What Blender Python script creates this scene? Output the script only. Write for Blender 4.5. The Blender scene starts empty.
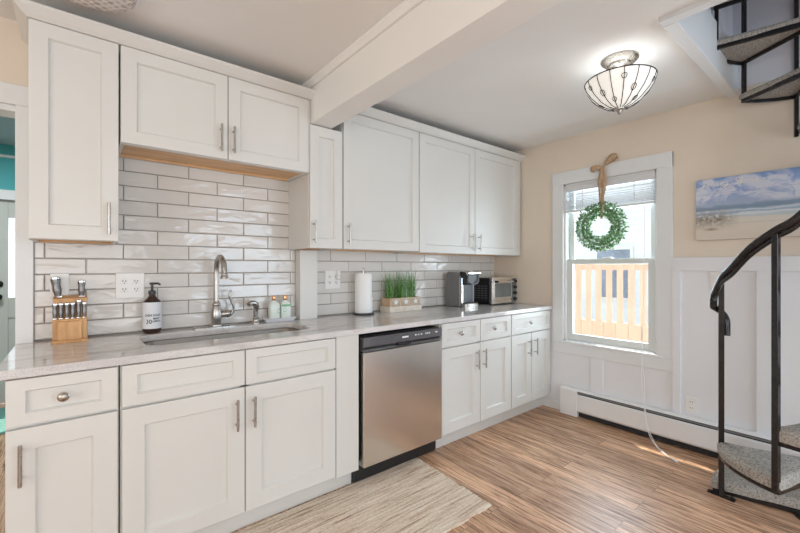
import bpy, bmesh, math, random
from mathutils import Vector, Matrix
PI = math.pi
random.seed(7)
SC = bpy.context.scene
COL = SC.collection

# ------------------------------------------------------------------ camera
CAM = (0.0, -2.5241, 1.2773)
cam_d = bpy.data.cameras.new('camera')
cam_d.sensor_width = 36.0
cam_d.lens = 36.0 * 390.4 / 800.0
cam_d.clip_start = 0.02
cam_d.clip_end = 200
cam = bpy.data.objects.new('camera', cam_d)
cam.location = CAM
cam.rotation_euler = (PI / 2, 0, math.radians(50.826 - 90))
cam_d.shift_y = 0.4 / 800
COL.objects.link(cam)
SC.camera = cam

# ------------------------------------------------------------------ world, sun, window daylight, fill lights, exposure
SC.view_settings.view_transform = 'Standard'
SC.view_settings.look = 'None'
SC.view_settings.gamma = 1.0
SC.view_settings.use_curve_mapping = False
SC.view_settings.exposure = -0.50
world = bpy.data.worlds.new('world')
SC.world = world
world.use_nodes = True
wn = world.node_tree.nodes
bgn = wn['Background']
bgn.inputs[0].default_value = (0.86, 0.94, 1.0, 1)
bgn.inputs[1].default_value = 2.4


def light(name, kind, loc, energy, color, size=1.0, size_y=None, target=None, angle=None):
    d = bpy.data.lights.new(name, kind)
    d.energy = energy
    d.color = color
    if kind == 'AREA':
        d.shape = 'RECTANGLE'
        d.size = size
        d.size_y = size_y or size
    if kind == 'POINT':
        d.shadow_soft_size = size
    if kind == 'SUN' and angle is not None:
        d.angle = angle
    o = bpy.data.objects.new(name, d)
    o.location = loc
    if target is not None:
        v = Vector(target) - Vector(loc)
        o.rotation_euler = v.to_track_quat('-Z', 'Y').to_euler()
    COL.objects.link(o)
    return o


SUN_DIR = Vector((-0.23, -0.38, -0.70))
light('sun', 'SUN', (6, 4, 8), 9.0, (1.0, 0.93, 0.82), target=Vector((6, 4, 8)) + SUN_DIR, angle=0.009)
light('rear_fill', 'AREA', (-0.6, -5.0, 1.25), 46, (1.0, 0.965, 0.925), 2.6, 1.7, target=(0.9, 0, 1.9))  # unseen area light, stands in for daylight from behind the camera
light('side_fill', 'AREA', (-2.3, -2.6, 1.4), 36, (1.0, 0.965, 0.93), 1.8, 1.5, target=(1.0, -1.8, 1.2))  # added fill from the left, brightens beam face and cabinet sides
light('daylight_end_window', 'AREA', (3.62, -1.12, 1.35), 38, (0.70, 0.85, 1.0), 0.66, 1.25, target=(0, -1.5, 0.9))
light('rear_right_fill', 'AREA', (2.4, -5.0, 1.3), 54, (0.60, 0.80, 1.0), 1.5, 1.6, target=(2.4, 0, 1.8))  # added bluish fill behind the camera, cools the right half
light('upstairs_fill', 'AREA', (2.4, -3.6, 3.6), 4, (0.9, 0.94, 1.0), 1.4, 1.2, target=(2.9, -1.9, 3.0))  # added light, the only source in the closed upstairs box
light('hall_fill', 'AREA', (-0.6, 1.3, 2.38), 40, (0.95, 0.98, 1.0), 0.5, 0.5, target=(-0.6, 1.3, 0))  # unseen area light added to brighten the hall

# ------------------------------------------------------------------ materials
MATS = {}


class NT:
    def __init__(self, name):
        self.m = bpy.data.materials.new(name)
        self.m.use_nodes = True
        self.t = self.m.node_tree
        self.b = self.t.nodes['Principled BSDF']
        self.out = self.t.nodes['Material Output']
        MATS[name] = self.m

    def n(self, typ, **kw):
        nd = self.t.nodes.new(typ)
        for k, v in kw.items():
            setattr(nd, k, v)
        return nd

    def l(self, a, b):
        self.t.links.new(a, b)

    def coords(self, scale=(1, 1, 1), rot=(0, 0, 0), loc=(0, 0, 0), kind='Object'):
        tc = self.n('ShaderNodeTexCoord')
        mp = self.n('ShaderNodeMapping')
        mp.inputs['Scale'].default_value = scale
        mp.inputs['Rotation'].default_value = rot
        mp.inputs['Location'].default_value = loc
        self.l(tc.outputs[kind], mp.inputs['Vector'])
        return mp.outputs[0]

    def noise(self, vec, scale, detail=4, rough=0.55, dist=0.0):
        nd = self.n('ShaderNodeTexNoise')
        nd.inputs['Scale'].default_value = scale
        nd.inputs['Detail'].default_value = detail
        nd.inputs['Roughness'].default_value = rough
        nd.inputs['Distortion'].default_value = dist
        if vec is not None:
            self.l(vec, nd.inputs['Vector'])
        return nd.outputs['Fac']

    def ramp(self, fac, stops, interp='LINEAR'):
        nd = self.n('ShaderNodeValToRGB')
        cr = nd.color_ramp
        cr.interpolation = interp
        while len(cr.elements) < len(stops):
            cr.elements.new(0.5)
        for e, (p, c) in zip(cr.elements, stops):
            e.position = p
            e.color = (c[0], c[1], c[2], 1)
        self.l(fac, nd.inputs[0])
        return nd.outputs[0]

    def mix(self, fac, a, b, mode='MIX'):
        nd = self.n('ShaderNodeMix', data_type='RGBA', blend_type=mode)
        for sock, v in ((nd.inputs[0], fac), (nd.inputs[6], a), (nd.inputs[7], b)):
            if isinstance(v, (int, float)):
                sock.default_value = v
            elif isinstance(v, tuple):
                sock.default_value = (v[0], v[1], v[2], 1)
            else:
                self.l(v, sock)
        return nd.outputs[2]

    def math(self, op, a, b=0.0, clamp=False):
        nd = self.n('ShaderNodeMath', operation=op, use_clamp=clamp)
        for sock, v in ((nd.inputs[0], a), (nd.inputs[1], b)):
            if isinstance(v, (int, float)):
                sock.default_value = v
            else:
                self.l(v, sock)
        return nd.outputs[0]

    def bump(self, height, strength=0.2, dist=0.01):
        nd = self.n('ShaderNodeBump')
        nd.inputs['Strength'].default_value = strength
        nd.inputs['Distance'].default_value = dist
        self.l(height, nd.inputs['Height'])
        self.l(nd.outputs[0], self.b.inputs['Normal'])

    def set(self, color=None, rough=None, metal=None, **kw):
        b = self.b
        if color is not None:
            if isinstance(color, tuple):
                b.inputs['Base Color'].default_value = (color[0], color[1], color[2], 1)
            else:
                self.l(color, b.inputs['Base Color'])
        if rough is not None:
            if isinstance(rough, (int, float)):
                b.inputs['Roughness'].default_value = rough
            else:
                self.l(rough, b.inputs['Roughness'])
        if metal is not None:
            b.inputs['Metallic'].default_value = metal
        for k, v in kw.items():
            b.inputs[k.replace('_', ' ')].default_value = v
        return self


def paint(name, c, rough=0.45, var=0.03, scale=6, bump=0.0, metal=0.0, **kw):
    m = NT(name)
    f = m.noise(m.coords(), scale, 3)
    lo = tuple(max(0, x * (1 - var)) for x in c)
    hi = tuple(min(1, x * (1 + var)) for x in c)
    m.set(m.ramp(f, [(0.3, lo), (0.7, hi)]), rough, metal, **kw)
    if bump:
        m.bump(m.noise(m.coords(), 180, 2), bump, 0.002)
    return m.m


def metal(name, c, rough=0.28, stretch=(1, 1, 60), var=0.12):
    m = NT(name)
    f = m.noise(m.coords(stretch), 8, 3)
    m.set(m.ramp(f, [(0.3, tuple(x * (1 - var) for x in c)), (0.7, c)]), None, 1.0)
    m.set(rough=m.ramp(f, [(0.3, (rough * 0.8,) * 3), (0.7, (rough * 1.2,) * 3)]))
    return m.m


cab = paint('cabinet_paint', (0.70, 0.69, 0.657), 0.38, 0.015, 3)
wallp = paint('tan_wall_paint', (0.77, 0.675, 0.565), 0.7, 0.02, 4, 0.08)
ceilp = paint('ceiling_paint', (0.86, 0.85, 0.83), 0.85, 0.015, 3, 0.05)
trimp = paint('white_trim_paint', (0.77, 0.785, 0.79), 0.42, 0.012, 4)
beamp = paint('beam_paint', (0.86, 0.845, 0.81), 0.5, 0.012, 4)
wainp = paint('wainscot_paint', (0.80, 0.81, 0.835), 0.45, 0.012, 4)
teal = paint('teal_wall_paint', (0.10, 0.47, 0.50), 0.7, 0.03, 4)
hallp = paint('hall_ceiling_paint', (0.42, 0.52, 0.56), 0.8, 0.02, 3)
hdoor = paint('hall_door_paint', (0.55, 0.57, 0.54), 0.5, 0.03, 5)
lilac = paint('upstairs_paint', (0.74, 0.745, 0.80), 0.75, 0.02, 3)
heatp = paint('heater_enamel', (0.82, 0.82, 0.82), 0.35, 0.012, 5)
black = paint('black_plastic', (0.018, 0.018, 0.02), 0.3, 0.1, 20)
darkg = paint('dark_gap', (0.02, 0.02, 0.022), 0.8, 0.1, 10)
whitep = paint('white_plastic', (0.84, 0.83, 0.81), 0.35, 0.01, 10)
ceram = paint('white_ceramic', (0.82, 0.82, 0.86), 0.15, 0.01, 10)
paperm = paint('paper_towel', (0.88, 0.88, 0.87), 0.9, 0.02, 60, 0.25)
nickel = metal('brushed_nickel', (0.46, 0.435, 0.405), 0.30, (12, 12, 4), 0.05)
pewter = metal('pewter_knob', (0.46, 0.43, 0.39), 0.3, (10, 10, 10))
chrome = metal('chrome', (0.82, 0.82, 0.83), 0.1, (8, 8, 8), 0.05)
g = NT('stainless_steel')
f = g.noise(g.coords((70, 70, 0.6)), 5, 3)
g.set(g.ramp(f, [(0.3, (0.72, 0.685, 0.645)), (0.7, (0.77, 0.735, 0.695))]), 0.26, 1.0)
steel = g.m
steel2 = metal('stainless_appliance', (0.80, 0.78, 0.74), 0.22, (1.5, 20, 40), 0.04)
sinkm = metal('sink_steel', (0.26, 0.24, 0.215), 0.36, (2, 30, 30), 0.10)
blackm = paint('black_iron', (0.040, 0.038, 0.040), 0.2, 0.25, 60, 0.1, 0.6)
grip = metal('knife_handle_steel', (0.25, 0.24, 0.235), 0.34, (20, 20, 20), 0.3)
ctrl = paint('dishwasher_control', (0.17, 0.17, 0.18), 0.22, 0.08, 30, 0, 0.6)
silver = paint('grey_plastic', (0.20, 0.20, 0.205), 0.32, 0.04, 20, 0, 0.35)
copper = metal('copper_cap', (0.78, 0.42, 0.22), 0.25, (8, 8, 8))
ink = paint('black_ink', (0.03, 0.03, 0.035), 0.6, 0.05, 20)
labelp = paint('bottle_label', (0.74, 0.75, 0.78), 0.55, 0.02, 30)
amber = paint('dark_bottle', (0.035, 0.018, 0.014), 0.12, 0.2, 12)
lotion = paint('pale_bottle', (0.74, 0.80, 0.74), 0.25, 0.03, 18)
greenp = paint('green_print', (0.22, 0.46, 0.27), 0.5, 0.2, 60)
leafm = paint('wreath_leaf', (0.15, 0.32, 0.13), 0.5, 0.55, 45)
leafl = paint('wreath_leaf_pale', (0.38, 0.54, 0.33), 0.5, 0.35, 45)
grassm = paint('grass_blade', (0.13, 0.30, 0.07), 0.45, 0.5, 40)
burlap = paint('burlap_ribbon', (0.52, 0.36, 0.23), 0.85, 0.25, 120, 0.4)
starm = paint('starfish_white', (0.82, 0.80, 0.76), 0.7, 0.06, 60)
whitew = paint('whitewashed_wood', (0.70, 0.63, 0.54), 0.7, 0.12, 30)
cordm = paint('white_cord', (0.86, 0.85, 0.84), 0.6, 0.02, 20)
blindm = paint('blind_slat', (0.72, 0.72, 0.73), 0.5, 0.03, 8)
sashm = paint('window_vinyl', (0.70, 0.73, 0.71), 0.4, 0.015, 6)
siding = paint('pale_siding', (0.78, 0.83, 0.88), 0.7, 0.04, 2)
roofm = paint('grey_shingle', (0.30, 0.33, 0.38), 0.9, 0.2, 18)
winm = paint('house_window', (0.22, 0.27, 0.36), 0.15, 0.2, 2)
groundm = paint('ground_concrete', (0.62, 0.60, 0.57), 0.9, 0.1, 3)
brickr = paint('red_shutter', (0.45, 0.20, 0.18), 0.7, 0.15, 8)


def wood(name, cols, rough, stretch, scale, bump=0.15, rot=(0, 0, 0)):
    m = NT(name)
    v = m.coords(stretch, rot)
    f = m.noise(v, scale, 6, 0.65, 0.6)
    m.set(m.ramp(f, [(0.25, cols[0]), (0.5, cols[1]), (0.75, cols[2])]), rough)
    m.bump(f, bump, 0.002)
    return m.m


blockw = wood('knife_block_wood', [(0.40, 0.19, 0.07), (0.62, 0.34, 0.14), (0.72, 0.43, 0.20)], 0.45, (1, 1, 0.12), 30)
underw = wood('cabinet_underside_wood', [(0.56, 0.33, 0.155), (0.74, 0.47, 0.25), (0.82, 0.55, 0.32)], 0.5, (0.15, 1, 1), 20)
planterw = wood('planter_wood', [(0.36, 0.21, 0.11), (0.58, 0.40, 0.25), (0.70, 0.54, 0.38)], 0.7, (1, 0.2, 1), 40)
panelw = wood('weathered_panel_wood', [(0.30, 0.24, 0.18), (0.48, 0.41, 0.33), (0.62, 0.55, 0.46)], 0.75, (0.2, 1, 1), 40)
fencew = wood('fence_wood', [(0.84, 0.60, 0.46), (0.90, 0.68, 0.55), (0.94, 0.74, 0.62)], 0.8, (1, 1, 0.1), 12)

# glass
g = NT('window_glass')
tr = g.n('ShaderNodeBsdfTransparent')
tr.inputs[0].default_value = (0.97, 0.985, 0.98, 1)
gl = g.n('ShaderNodeBsdfGlossy')
gl.inputs['Roughness'].default_value = 0.02
mx = g.n('ShaderNodeMixShader')
mx.inputs[0].default_value = 0.05
g.l(tr.outputs[0], mx.inputs[1])
g.l(gl.outputs[0], mx.inputs[2])
g.l(mx.outputs[0], g.out.inputs[0])
glassm = g.m

# oven glass
ovg = paint('oven_glass', (0.16, 0.17, 0.165), 0.1, 0.15, 6)

# lamp bowl: white glass that gives light
g = NT('lamp_glass')
f = g.noise(g.coords(), 9, 3)
g.set(g.ramp(f, [(0.3, (0.86, 0.84, 0.80)), (0.7, (0.92, 0.91, 0.88))]), 0.25)
g.b.inputs['Emission Color'].default_value = (1.0, 0.97, 0.90, 1)
g.b.inputs['Emission Strength'].default_value = 0.55
lampg = g.m

# woven ceiling light shade
g = NT('woven_shade')
v = g.coords((1, 1, 1), (0, 0, math.radians(45)))
ck = g.n('ShaderNodeTexVoronoi')
ck.inputs['Scale'].default_value = 34
ck.inputs['Randomness'].default_value = 0.15
g.l(v, ck.inputs['Vector'])
g.set(g.ramp(ck.outputs['Distance'], [(0.15, (0.80, 0.76, 0.74)), (0.45, (0.42, 0.36, 0.33)), (0.6, (0.75, 0.70, 0.68))]), 0.6)
g.bump(ck.outputs['Distance'], 0.8, 0.01)
wovenm = g.m

# quartz counter
g = NT('counter_stone')
v = g.coords((0.45, 1.6, 1), (0, 0, 0.35))
f1 = g.noise(v, 5, 8, 0.62, 1.1)
f2 = g.noise(g.coords(), 190, 3, 0.7)
base = g.ramp(f1, [(0.28, (0.46, 0.43, 0.42)), (0.42, (0.64, 0.62, 0.615)), (0.55, (0.74, 0.725, 0.72)), (0.63, (0.62, 0.575, 0.55)), (0.75, (0.78, 0.765, 0.75))])
spk = g.ramp(f2, [(0.35, (0.62, 0.6, 0.58)), (0.55, (1, 1, 1))])
g.set(g.mix(0.45, base, spk, 'MULTIPLY'), 0.07)
counterm = g.m

# glazed tile
g = NT('glazed_tile')
geo = g.n('ShaderNodeNewGeometry')
col = g.ramp(geo.outputs['Random Per Island'], [(0.0, (0.66, 0.635, 0.605)), (1.0, (0.73, 0.705, 0.675))])
f = g.noise(g.coords((0.7, 1, 1.6)), 9, 2, 0.5, 0.5)
g.set(col, 0.07)
g.bump(f, 0.48, 0.014)
tilem = g.m
grout = paint('grout', (0.27, 0.255, 0.24), 0.9, 0.06, 60)

# laminate floor, boards along y
g = NT('laminate_floor')
tc = g.n('ShaderNodeTexCoord')
sp = g.n('ShaderNodeSeparateXYZ')
g.l(tc.outputs['Object'], sp.inputs[0])
cb = g.n('ShaderNodeCombineXYZ')
g.l(sp.outputs['Y'], cb.inputs['X'])
g.l(sp.outputs['X'], cb.inputs['Y'])
br = g.n('ShaderNodeTexBrick')
br.offset = 0.37
br.inputs['Scale'].default_value = 1.0
br.inputs['Brick Width'].default_value = 1.25
br.inputs['Row Height'].default_value = 0.125
br.inputs['Mortar Size'].default_value = 0.0012
br.inputs['Mortar Smooth'].default_value = 0.1
br.inputs['Color1'].default_value = (0, 0, 0, 1)
br.inputs['Color2'].default_value = (1, 1, 1, 1)
br.inputs['Mortar'].default_value = (0.5, 0.5, 0.5, 1)
g.l(cb.outputs[0], br.inputs['Vector'])
off = g.n('ShaderNodeVectorMath', operation='ADD')
sc3 = g.n('ShaderNodeVectorMath', operation='SCALE')
g.l(br.outputs['Color'], sc3.inputs[0])
sc3.inputs['Scale'].default_value = 7.0
g.l(cb.outputs[0], off.inputs[0])
g.l(sc3.outputs[0], off.inputs[1])
mp = g.n('ShaderNodeMapping')
mp.inputs['Scale'].default_value = (1.1, 19, 1)
g.l(off.outputs[0], mp.inputs['Vector'])
f1 = g.noise(mp.outputs[0], 2.8, 8, 0.72, 0.9)
c1 = g.ramp(f1, [(0.31, (0.085, 0.034, 0.016)), (0.39, (0.24, 0.118, 0.062)), (0.48, (0.53, 0.315, 0.19)), (0.60, (0.84, 0.57, 0.385)), (0.72, (0.38, 0.20, 0.11))])
mpf = g.n('ShaderNodeMapping')
mpf.inputs['Scale'].default_value = (2.6, 62, 1)
g.l(off.outputs[0], mpf.inputs['Vector'])
f3 = g.noise(mpf.outputs[0], 2.4, 4, 0.7, 0.4)
c1 = g.mix(0.38, c1, g.ramp(f3, [(0.32, (0.50, 0.42, 0.37)), (0.52, (1.0, 1.0, 1.0)), (0.72, (1.25, 1.22, 1.2))]), 'MULTIPLY')
tone = g.ramp(br.outputs['Color'], [(0, (0.74, 0.69, 0.66)), (1, (1.14, 1.10, 1.06))])
c2 = g.mix(1.0, c1, tone, 'MULTIPLY')
c3 = g.mix(g.math('MULTIPLY', br.outputs['Fac'], 0.75), c2, (0.10, 0.055, 0.032))
g.set(c3, g.ramp(f1, [(0.3, (0.40,) * 3), (0.7, (0.32,) * 3)]))
g.bump(g.math('SUBTRACT', g.math('MULTIPLY', f1, 0.35), br.outputs['Fac']), 0.12, 0.002)
floorm = g.m

# jute rug, rows along x
g = NT('jute_weave')
v1 = g.coords((1.5, 36, 1))
f1 = g.noise(v1, 2.0, 5, 0.7, 0.3)
v2 = g.coords((30, 60, 1))
f2 = g.noise(v2, 2.4, 4, 0.7)
c = g.ramp(f1, [(0.32, (0.34, 0.20, 0.13)), (0.41, (0.60, 0.45, 0.33)), (0.50, (0.80, 0.66, 0.52)), (0.66, (0.90, 0.80, 0.68))])
d = g.ramp(f2, [(0.30, (0.30, 0.22, 0.18)), (0.48, (1, 1, 1))])
g.set(g.mix(0.6, c, d, 'MULTIPLY'), 0.95)
g.bump(f2, 0.7, 0.006)
rugm = g.m

# stair carpet
g = NT('stair_carpet')
f = g.noise(g.coords(), 130, 3, 0.8)
f2 = g.noise(g.coords(), 14, 3)
c = g.ramp(f, [(0.34, (0.13, 0.115, 0.10)), (0.47, (0.44, 0.41, 0.37)), (0.62, (0.64, 0.61, 0.57))])
g.set(g.mix(0.25, c, g.ramp(f2, [(0.3, (0.5, 0.47, 0.43)), (0.7, (0.8, 0.78, 0.76))]), 'MULTIPLY'), 0.95)
g.bump(f, 0.9, 0.008)
carpetm = g.m

# painted beach panel
g = NT('beach_painting')
tc = g.n('ShaderNodeTexCoord')
sp = g.n('ShaderNodeSeparateXYZ')
g.l(tc.outputs['Object'], sp.inputs[0])
yy, zz = sp.outputs['Y'], sp.outputs['Z']          # local: y 0 .. -0.80, z 0 .. 0.414
wob = g.noise(g.coords((1, 3, 9)), 2.4, 5, 0.6, 0.5)
h = g.math('ADD', g.math('DIVIDE', zz, 0.414), g.math('MULTIPLY', g.math('SUBTRACT', wob, 0.5), 0.10))
h = g.math('SUBTRACT', h, g.math('MULTIPLY', yy, 0.0))
scene_c = g.ramp(h, [(0.0, (0.68, 0.60, 0.51)), (0.20, (0.72, 0.65, 0.56)), (0.33, (0.70, 0.66, 0.60)), (0.36, (0.50, 0.58, 0.62)),
                     (0.40, (0.72, 0.76, 0.80)), (0.43, (0.30, 0.42, 0.56)), (0.46, (0.64, 0.70, 0.77)), (0.49, (0.22, 0.32, 0.44)),
                     (0.53, (0.24, 0.33, 0.46)), (0.56, (0.38, 0.46, 0.62)), (0.75, (0.32, 0.42, 0.67)), (1.0, (0.20, 0.33, 0.64))])
cl = g.noise(g.coords((1, 2.2, 3.2)), 3.6, 5, 0.6, 0.8)
clm = g.ramp(cl, [(0.44, (0, 0, 0)), (0.58, (1, 1, 1))])
sky = g.ramp(h, [(0.54, (0, 0, 0)), (0.60, (0.8, 0.8, 0.8))])
c = g.mix(g.math('MULTIPLY', clm, sky), scene_c, (0.74, 0.75, 0.82))
# dune grass low on the left
dn = g.noise(g.coords((1, 9, 14)), 5, 5, 0.7, 0.6)
dl = g.math('MULTIPLY', g.math('ADD', yy, 0.24), 9.0, True)
dz = g.math('SUBTRACT', 1.0, g.math('MULTIPLY', g.math('ABSOLUTE', g.math('SUBTRACT', zz, 0.140)), 13.0), True)
dm = g.math('MULTIPLY', g.math('MULTIPLY', dl, dz), g.ramp(dn, [(0.38, (0, 0, 0)), (0.52, (1, 1, 1))]))
c = g.mix(dm, c, (0.24, 0.19, 0.13))
dm2 = g.math('MULTIPLY', g.math('SUBTRACT', 1.0, g.math('MULTIPLY', g.math('ABSOLUTE', g.math('ADD', yy, 0.085)), 20.0), True),
             g.math('SUBTRACT', 1.0, g.math('MULTIPLY', g.math('ABSOLUTE', g.math('SUBTRACT', zz, 0.072)), 70.0), True))
c = g.mix(dm2, c, (0.28, 0.21, 0.16))
# grooves between the boards
gr = g.math('FRACT', g.math('DIVIDE', zz, 0.1035))
gm = g.math('LESS_THAN', gr, 0.025)
c = g.mix(g.math('MULTIPLY', gm, 0.35), c, (0.2, 0.2, 0.24))
g.set(c, 0.6)
paintm = g.m

# dryed stain-glass lines etc. use black_iron; teal mat
matm = paint('teal_mat', (0.16, 0.34, 0.30), 0.95, 0.2, 60, 0.4)


# ------------------------------------------------------------------ geometry helpers
def wl(o):
    v = Vector((0, 0, 0))
    while o is not None:
        v += Vector(o.location)
        o = o.parent
    return v


def bm_new():
    return bmesh.new()


def box(bm, x0, x1, y0, y1, z0, z1):
    x0, x1 = min(x0, x1), max(x0, x1)
    y0, y1 = min(y0, y1), max(y0, y1)
    z0, z1 = min(z0, z1), max(z0, z1)
    v = [bm.verts.new(p) for p in ((x0, y0, z0), (x1, y0, z0), (x1, y1, z0), (x0, y1, z0), (x0, y0, z1), (x1, y0, z1), (x1, y1, z1), (x0, y1, z1))]
    for f in ((3, 2, 1, 0), (4, 5, 6, 7), (0, 1, 5, 4), (1, 2, 6, 5), (2, 3, 7, 6), (3, 0, 4, 7)):
        bm.faces.new([v[i] for i in f])
    return v


def rings(bm, rs, cap=True, closed_ring=True):
    prev = None
    first = last = None
    for r in rs:
        vs = [bm.verts.new(p) for p in r]
        if prev is not None:
            n = len(vs)
            for i in range(n if closed_ring else n - 1):
                j = (i + 1) % n
                bm.faces.new((prev[i], prev[j], vs[j], vs[i]))
        else:
            first = vs
        prev = vs
        last = vs
    if cap:
        bm.faces.new(list(reversed(first)))
        bm.faces.new(last)


def lathe(bm, prof, c, seg=24, axis='z'):
    rs = []
    for r, z in prof:
        ring = []
        for i in range(seg):
            a = 2 * PI * i / seg
            u, v = r * math.cos(a), r * math.sin(a)
            if axis == 'z':
                ring.append((c[0] + u, c[1] + v, c[2] + z))
            elif axis == 'y':
                ring.append((c[0] + u, c[1] + z, c[2] + v))
            else:
                ring.append((c[0] + z, c[1] + u, c[2] + v))
        rs.append(ring)
    rings(bm, rs)


def tube(bm, pts, r, seg=10, flat=None):
    """sweep of a circle (or an oval, flat = (rw, rh)) along points; r may be a list"""
    P = [Vector(p) for p in pts]
    n = len(P)
    up = Vector((0, 0, 1))
    rs = []
    prev_x = None
    for i in range(n):
        t = (P[min(i + 1, n - 1)] - P[max(i - 1, 0)]).normalized()
        if prev_x is None:
            ref = up if abs(t.z) < 0.9 else Vector((1, 0, 0))
            x = t.cross(ref).normalized()
        else:
            x = (prev_x - t * prev_x.dot(t)).normalized()
        y = x.cross(t).normalized()
        prev_x = x
        rr = r[i] if isinstance(r, (list, tuple)) else r
        rw, rh = (flat if flat else (rr, rr))
        rs.append([P[i] + x * rw * math.cos(2 * PI * k / seg) + y * rh * math.sin(2 * PI * k / seg) for k in range(seg)])
    rings(bm, rs)


def smooth_path(pts, n=6):
    """Catmull-Rom through the points"""
    P = [Vector(p) for p in pts]
    out = []
    for i in range(len(P) - 1):
        p0, p1, p2, p3 = P[max(i - 1, 0)], P[i], P[i + 1], P[min(i + 2, len(P) - 1)]
        for k in range(n):
            t = k / n
            out.append(0.5 * ((2 * p1) + (p2 - p0) * t + (2 * p0 - 5 * p1 + 4 * p2 - p3) * t * t + (3 * p1 - p0 - 3 * p2 + p3) * t ** 3))
    out.append(P[-1])
    return out


def prism(bm, poly, axis, a, b):
    """polygon of (u,v) extruded along axis from a to b: axis x -> (y,z), y -> (x,z), z -> (x,y)"""
    def mk(u, v, w):
        return {'x': (w, u, v), 'y': (u, w, v), 'z': (u, v, w)}[axis]
    rings(bm, [[mk(u, v, a) for u, v in poly], [mk(u, v, b) for u, v in poly]])


def empty(name, loc, label=None, cat=None, group=None, kind=None, parent=None):
    o = bpy.data.objects.new(name, None)
    o.empty_display_size = 0.05
    o.location = Vector(loc) - (wl(parent) if parent else Vector((0, 0, 0)))
    COL.objects.link(o)
    if parent:
        o.parent = parent
    tag(o, label, cat, group, kind)
    return o


def tag(o, label=None, cat=None, group=None, kind=None):
    if label:
        o['label'] = label
    if cat:
        o['category'] = cat
    if group:
        o['group'] = group
    if kind:
        o['kind'] = kind
    return o


def obj(name, bm, mat, parent=None, bevel=0.0, smooth=False, origin=None, seg=2, label=None):
    bmesh.ops.recalc_face_normals(bm, faces=bm.faces)
    base = wl(parent) if parent is not None else Vector((0, 0, 0))
    o0 = Vector(origin) if origin is not None else base
    bmesh.ops.translate(bm, verts=bm.verts, vec=-o0)
    me = bpy.data.meshes.new(name)
    bm.to_mesh(me)
    bm.free()
    for m_ in (mat if isinstance(mat, (list, tuple)) else [mat]):
        me.materials.append(m_)
    o = bpy.data.objects.new(name, me)
    o.location = o0 - base
    COL.objects.link(o)
    if parent is not None:
        o.parent = parent
    if smooth:
        for p in me.polygons:
            p.use_smooth = True
        try:
            me.set_sharp_from_angle(angle=math.radians(40))
        except Exception:
            pass
    if bevel:
        md = o.modifiers.new('bevel', 'BEVEL')
        md.width = bevel
        md.segments = seg
        md.limit_method = 'ANGLE'
        md.angle_limit = math.radians(40)
    if label:
        o['label'] = label
    return o


def struct(name, bm, mat, bevel=0.0, parent=None, smooth=False):
    o = obj(name, bm, mat, parent, bevel, smooth)
    if parent is None:
        o['kind'] = 'structure'
    return o


def children(o):
    return [c for c in bpy.data.objects if c.parent == o]


def copy_tree(o, parent=None):
    c = o.copy()
    COL.objects.link(c)
    if parent is not None:
        c.parent = parent
    for ch in children(o):
        copy_tree(ch, c)
    return c


def text_bm(s, size, shear=0.0, align='CENTER', bold=0.0):
    cu = bpy.data.curves.new('lettering', 'FONT')
    cu.body = s
    cu.size = size
    cu.shear = shear
    cu.align_x = align
    cu.offset = bold
    cu.resolution_u = 2
    to = bpy.data.objects.new('lettering', cu)
    COL.objects.link(to)
    dg = bpy.context.evaluated_depsgraph_get()
    me = bpy.data.meshes.new_from_object(to.evaluated_get(dg))
    bm = bmesh.new()
    bm.from_mesh(me)
    bpy.data.objects.remove(to)
    bpy.data.meshes.remove(me)
    bpy.data.curves.remove(cu)
    return bm


L = 3.318          # end wall
CEIL = 2.415
CT = 0.924         # counter top

# ------------------------------------------------------------------ setting: floor, walls, ceiling
b = bm_new(); box(b, -3.6, L + 0.15, -6.2, 3.2, -0.1, 0.0)
struct('floor', b, floorm)

b = bm_new()       # kitchen wall with the doorway at its left
box(b, -0.235, L + 0.15, 0, 0.12, 0, CEIL)
box(b, -1.25, -0.235, 0, 0.12, 2.03, CEIL)
box(b, -2.7, -1.25, 0, 0.12, 0, CEIL)
struct('wall_back', b, wallp)

# end wall with the window hole
WY0, WY1, WZ0, WZ1 = -0.757, -1.482, 0.625, 2.005
b = bm_new()
box(b, L, L + 0.15, WY0, 3.2, 0, 2.75)
box(b, L, L + 0.15, -6.2, WY1, 0, 4.5)
box(b, L, L + 0.15, WY1, WY0, 0, WZ0)
box(b, L, L + 0.15, WY1, WY0, WZ1, 2.75)
struct('wall_right', b, wallp)

b = bm_new()       # left side of the room behind the camera, with an opening
box(b, -2.85, -2.7, -6.2, -3.6, 0, CEIL)
box(b, -2.85, -2.7, -1.6, 0.12, 0, CEIL)
box(b, -2.85, -2.7, -3.6, -1.6, 0, 0.8)
box(b, -2.85, -2.7, -3.6, -1.6, 2.1, CEIL)
struct('wall_left', b, wallp)
b = bm_new()
box(b, -2.85, -2.1, -6.0, -5.85, 0, CEIL)
box(b, 0.9, 1.5, -6.0, -5.85, 0, CEIL)
box(b, 3.3, L, -6.0, -5.85, 0, CEIL)
box(b, -2.1, 3.3, -6.0, -5.85, 0, 0.55)
box(b, -2.1, 3.3, -6.0, -5.85, 2.2, CEIL)
struct('wall_rear', b, wallp)

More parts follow.
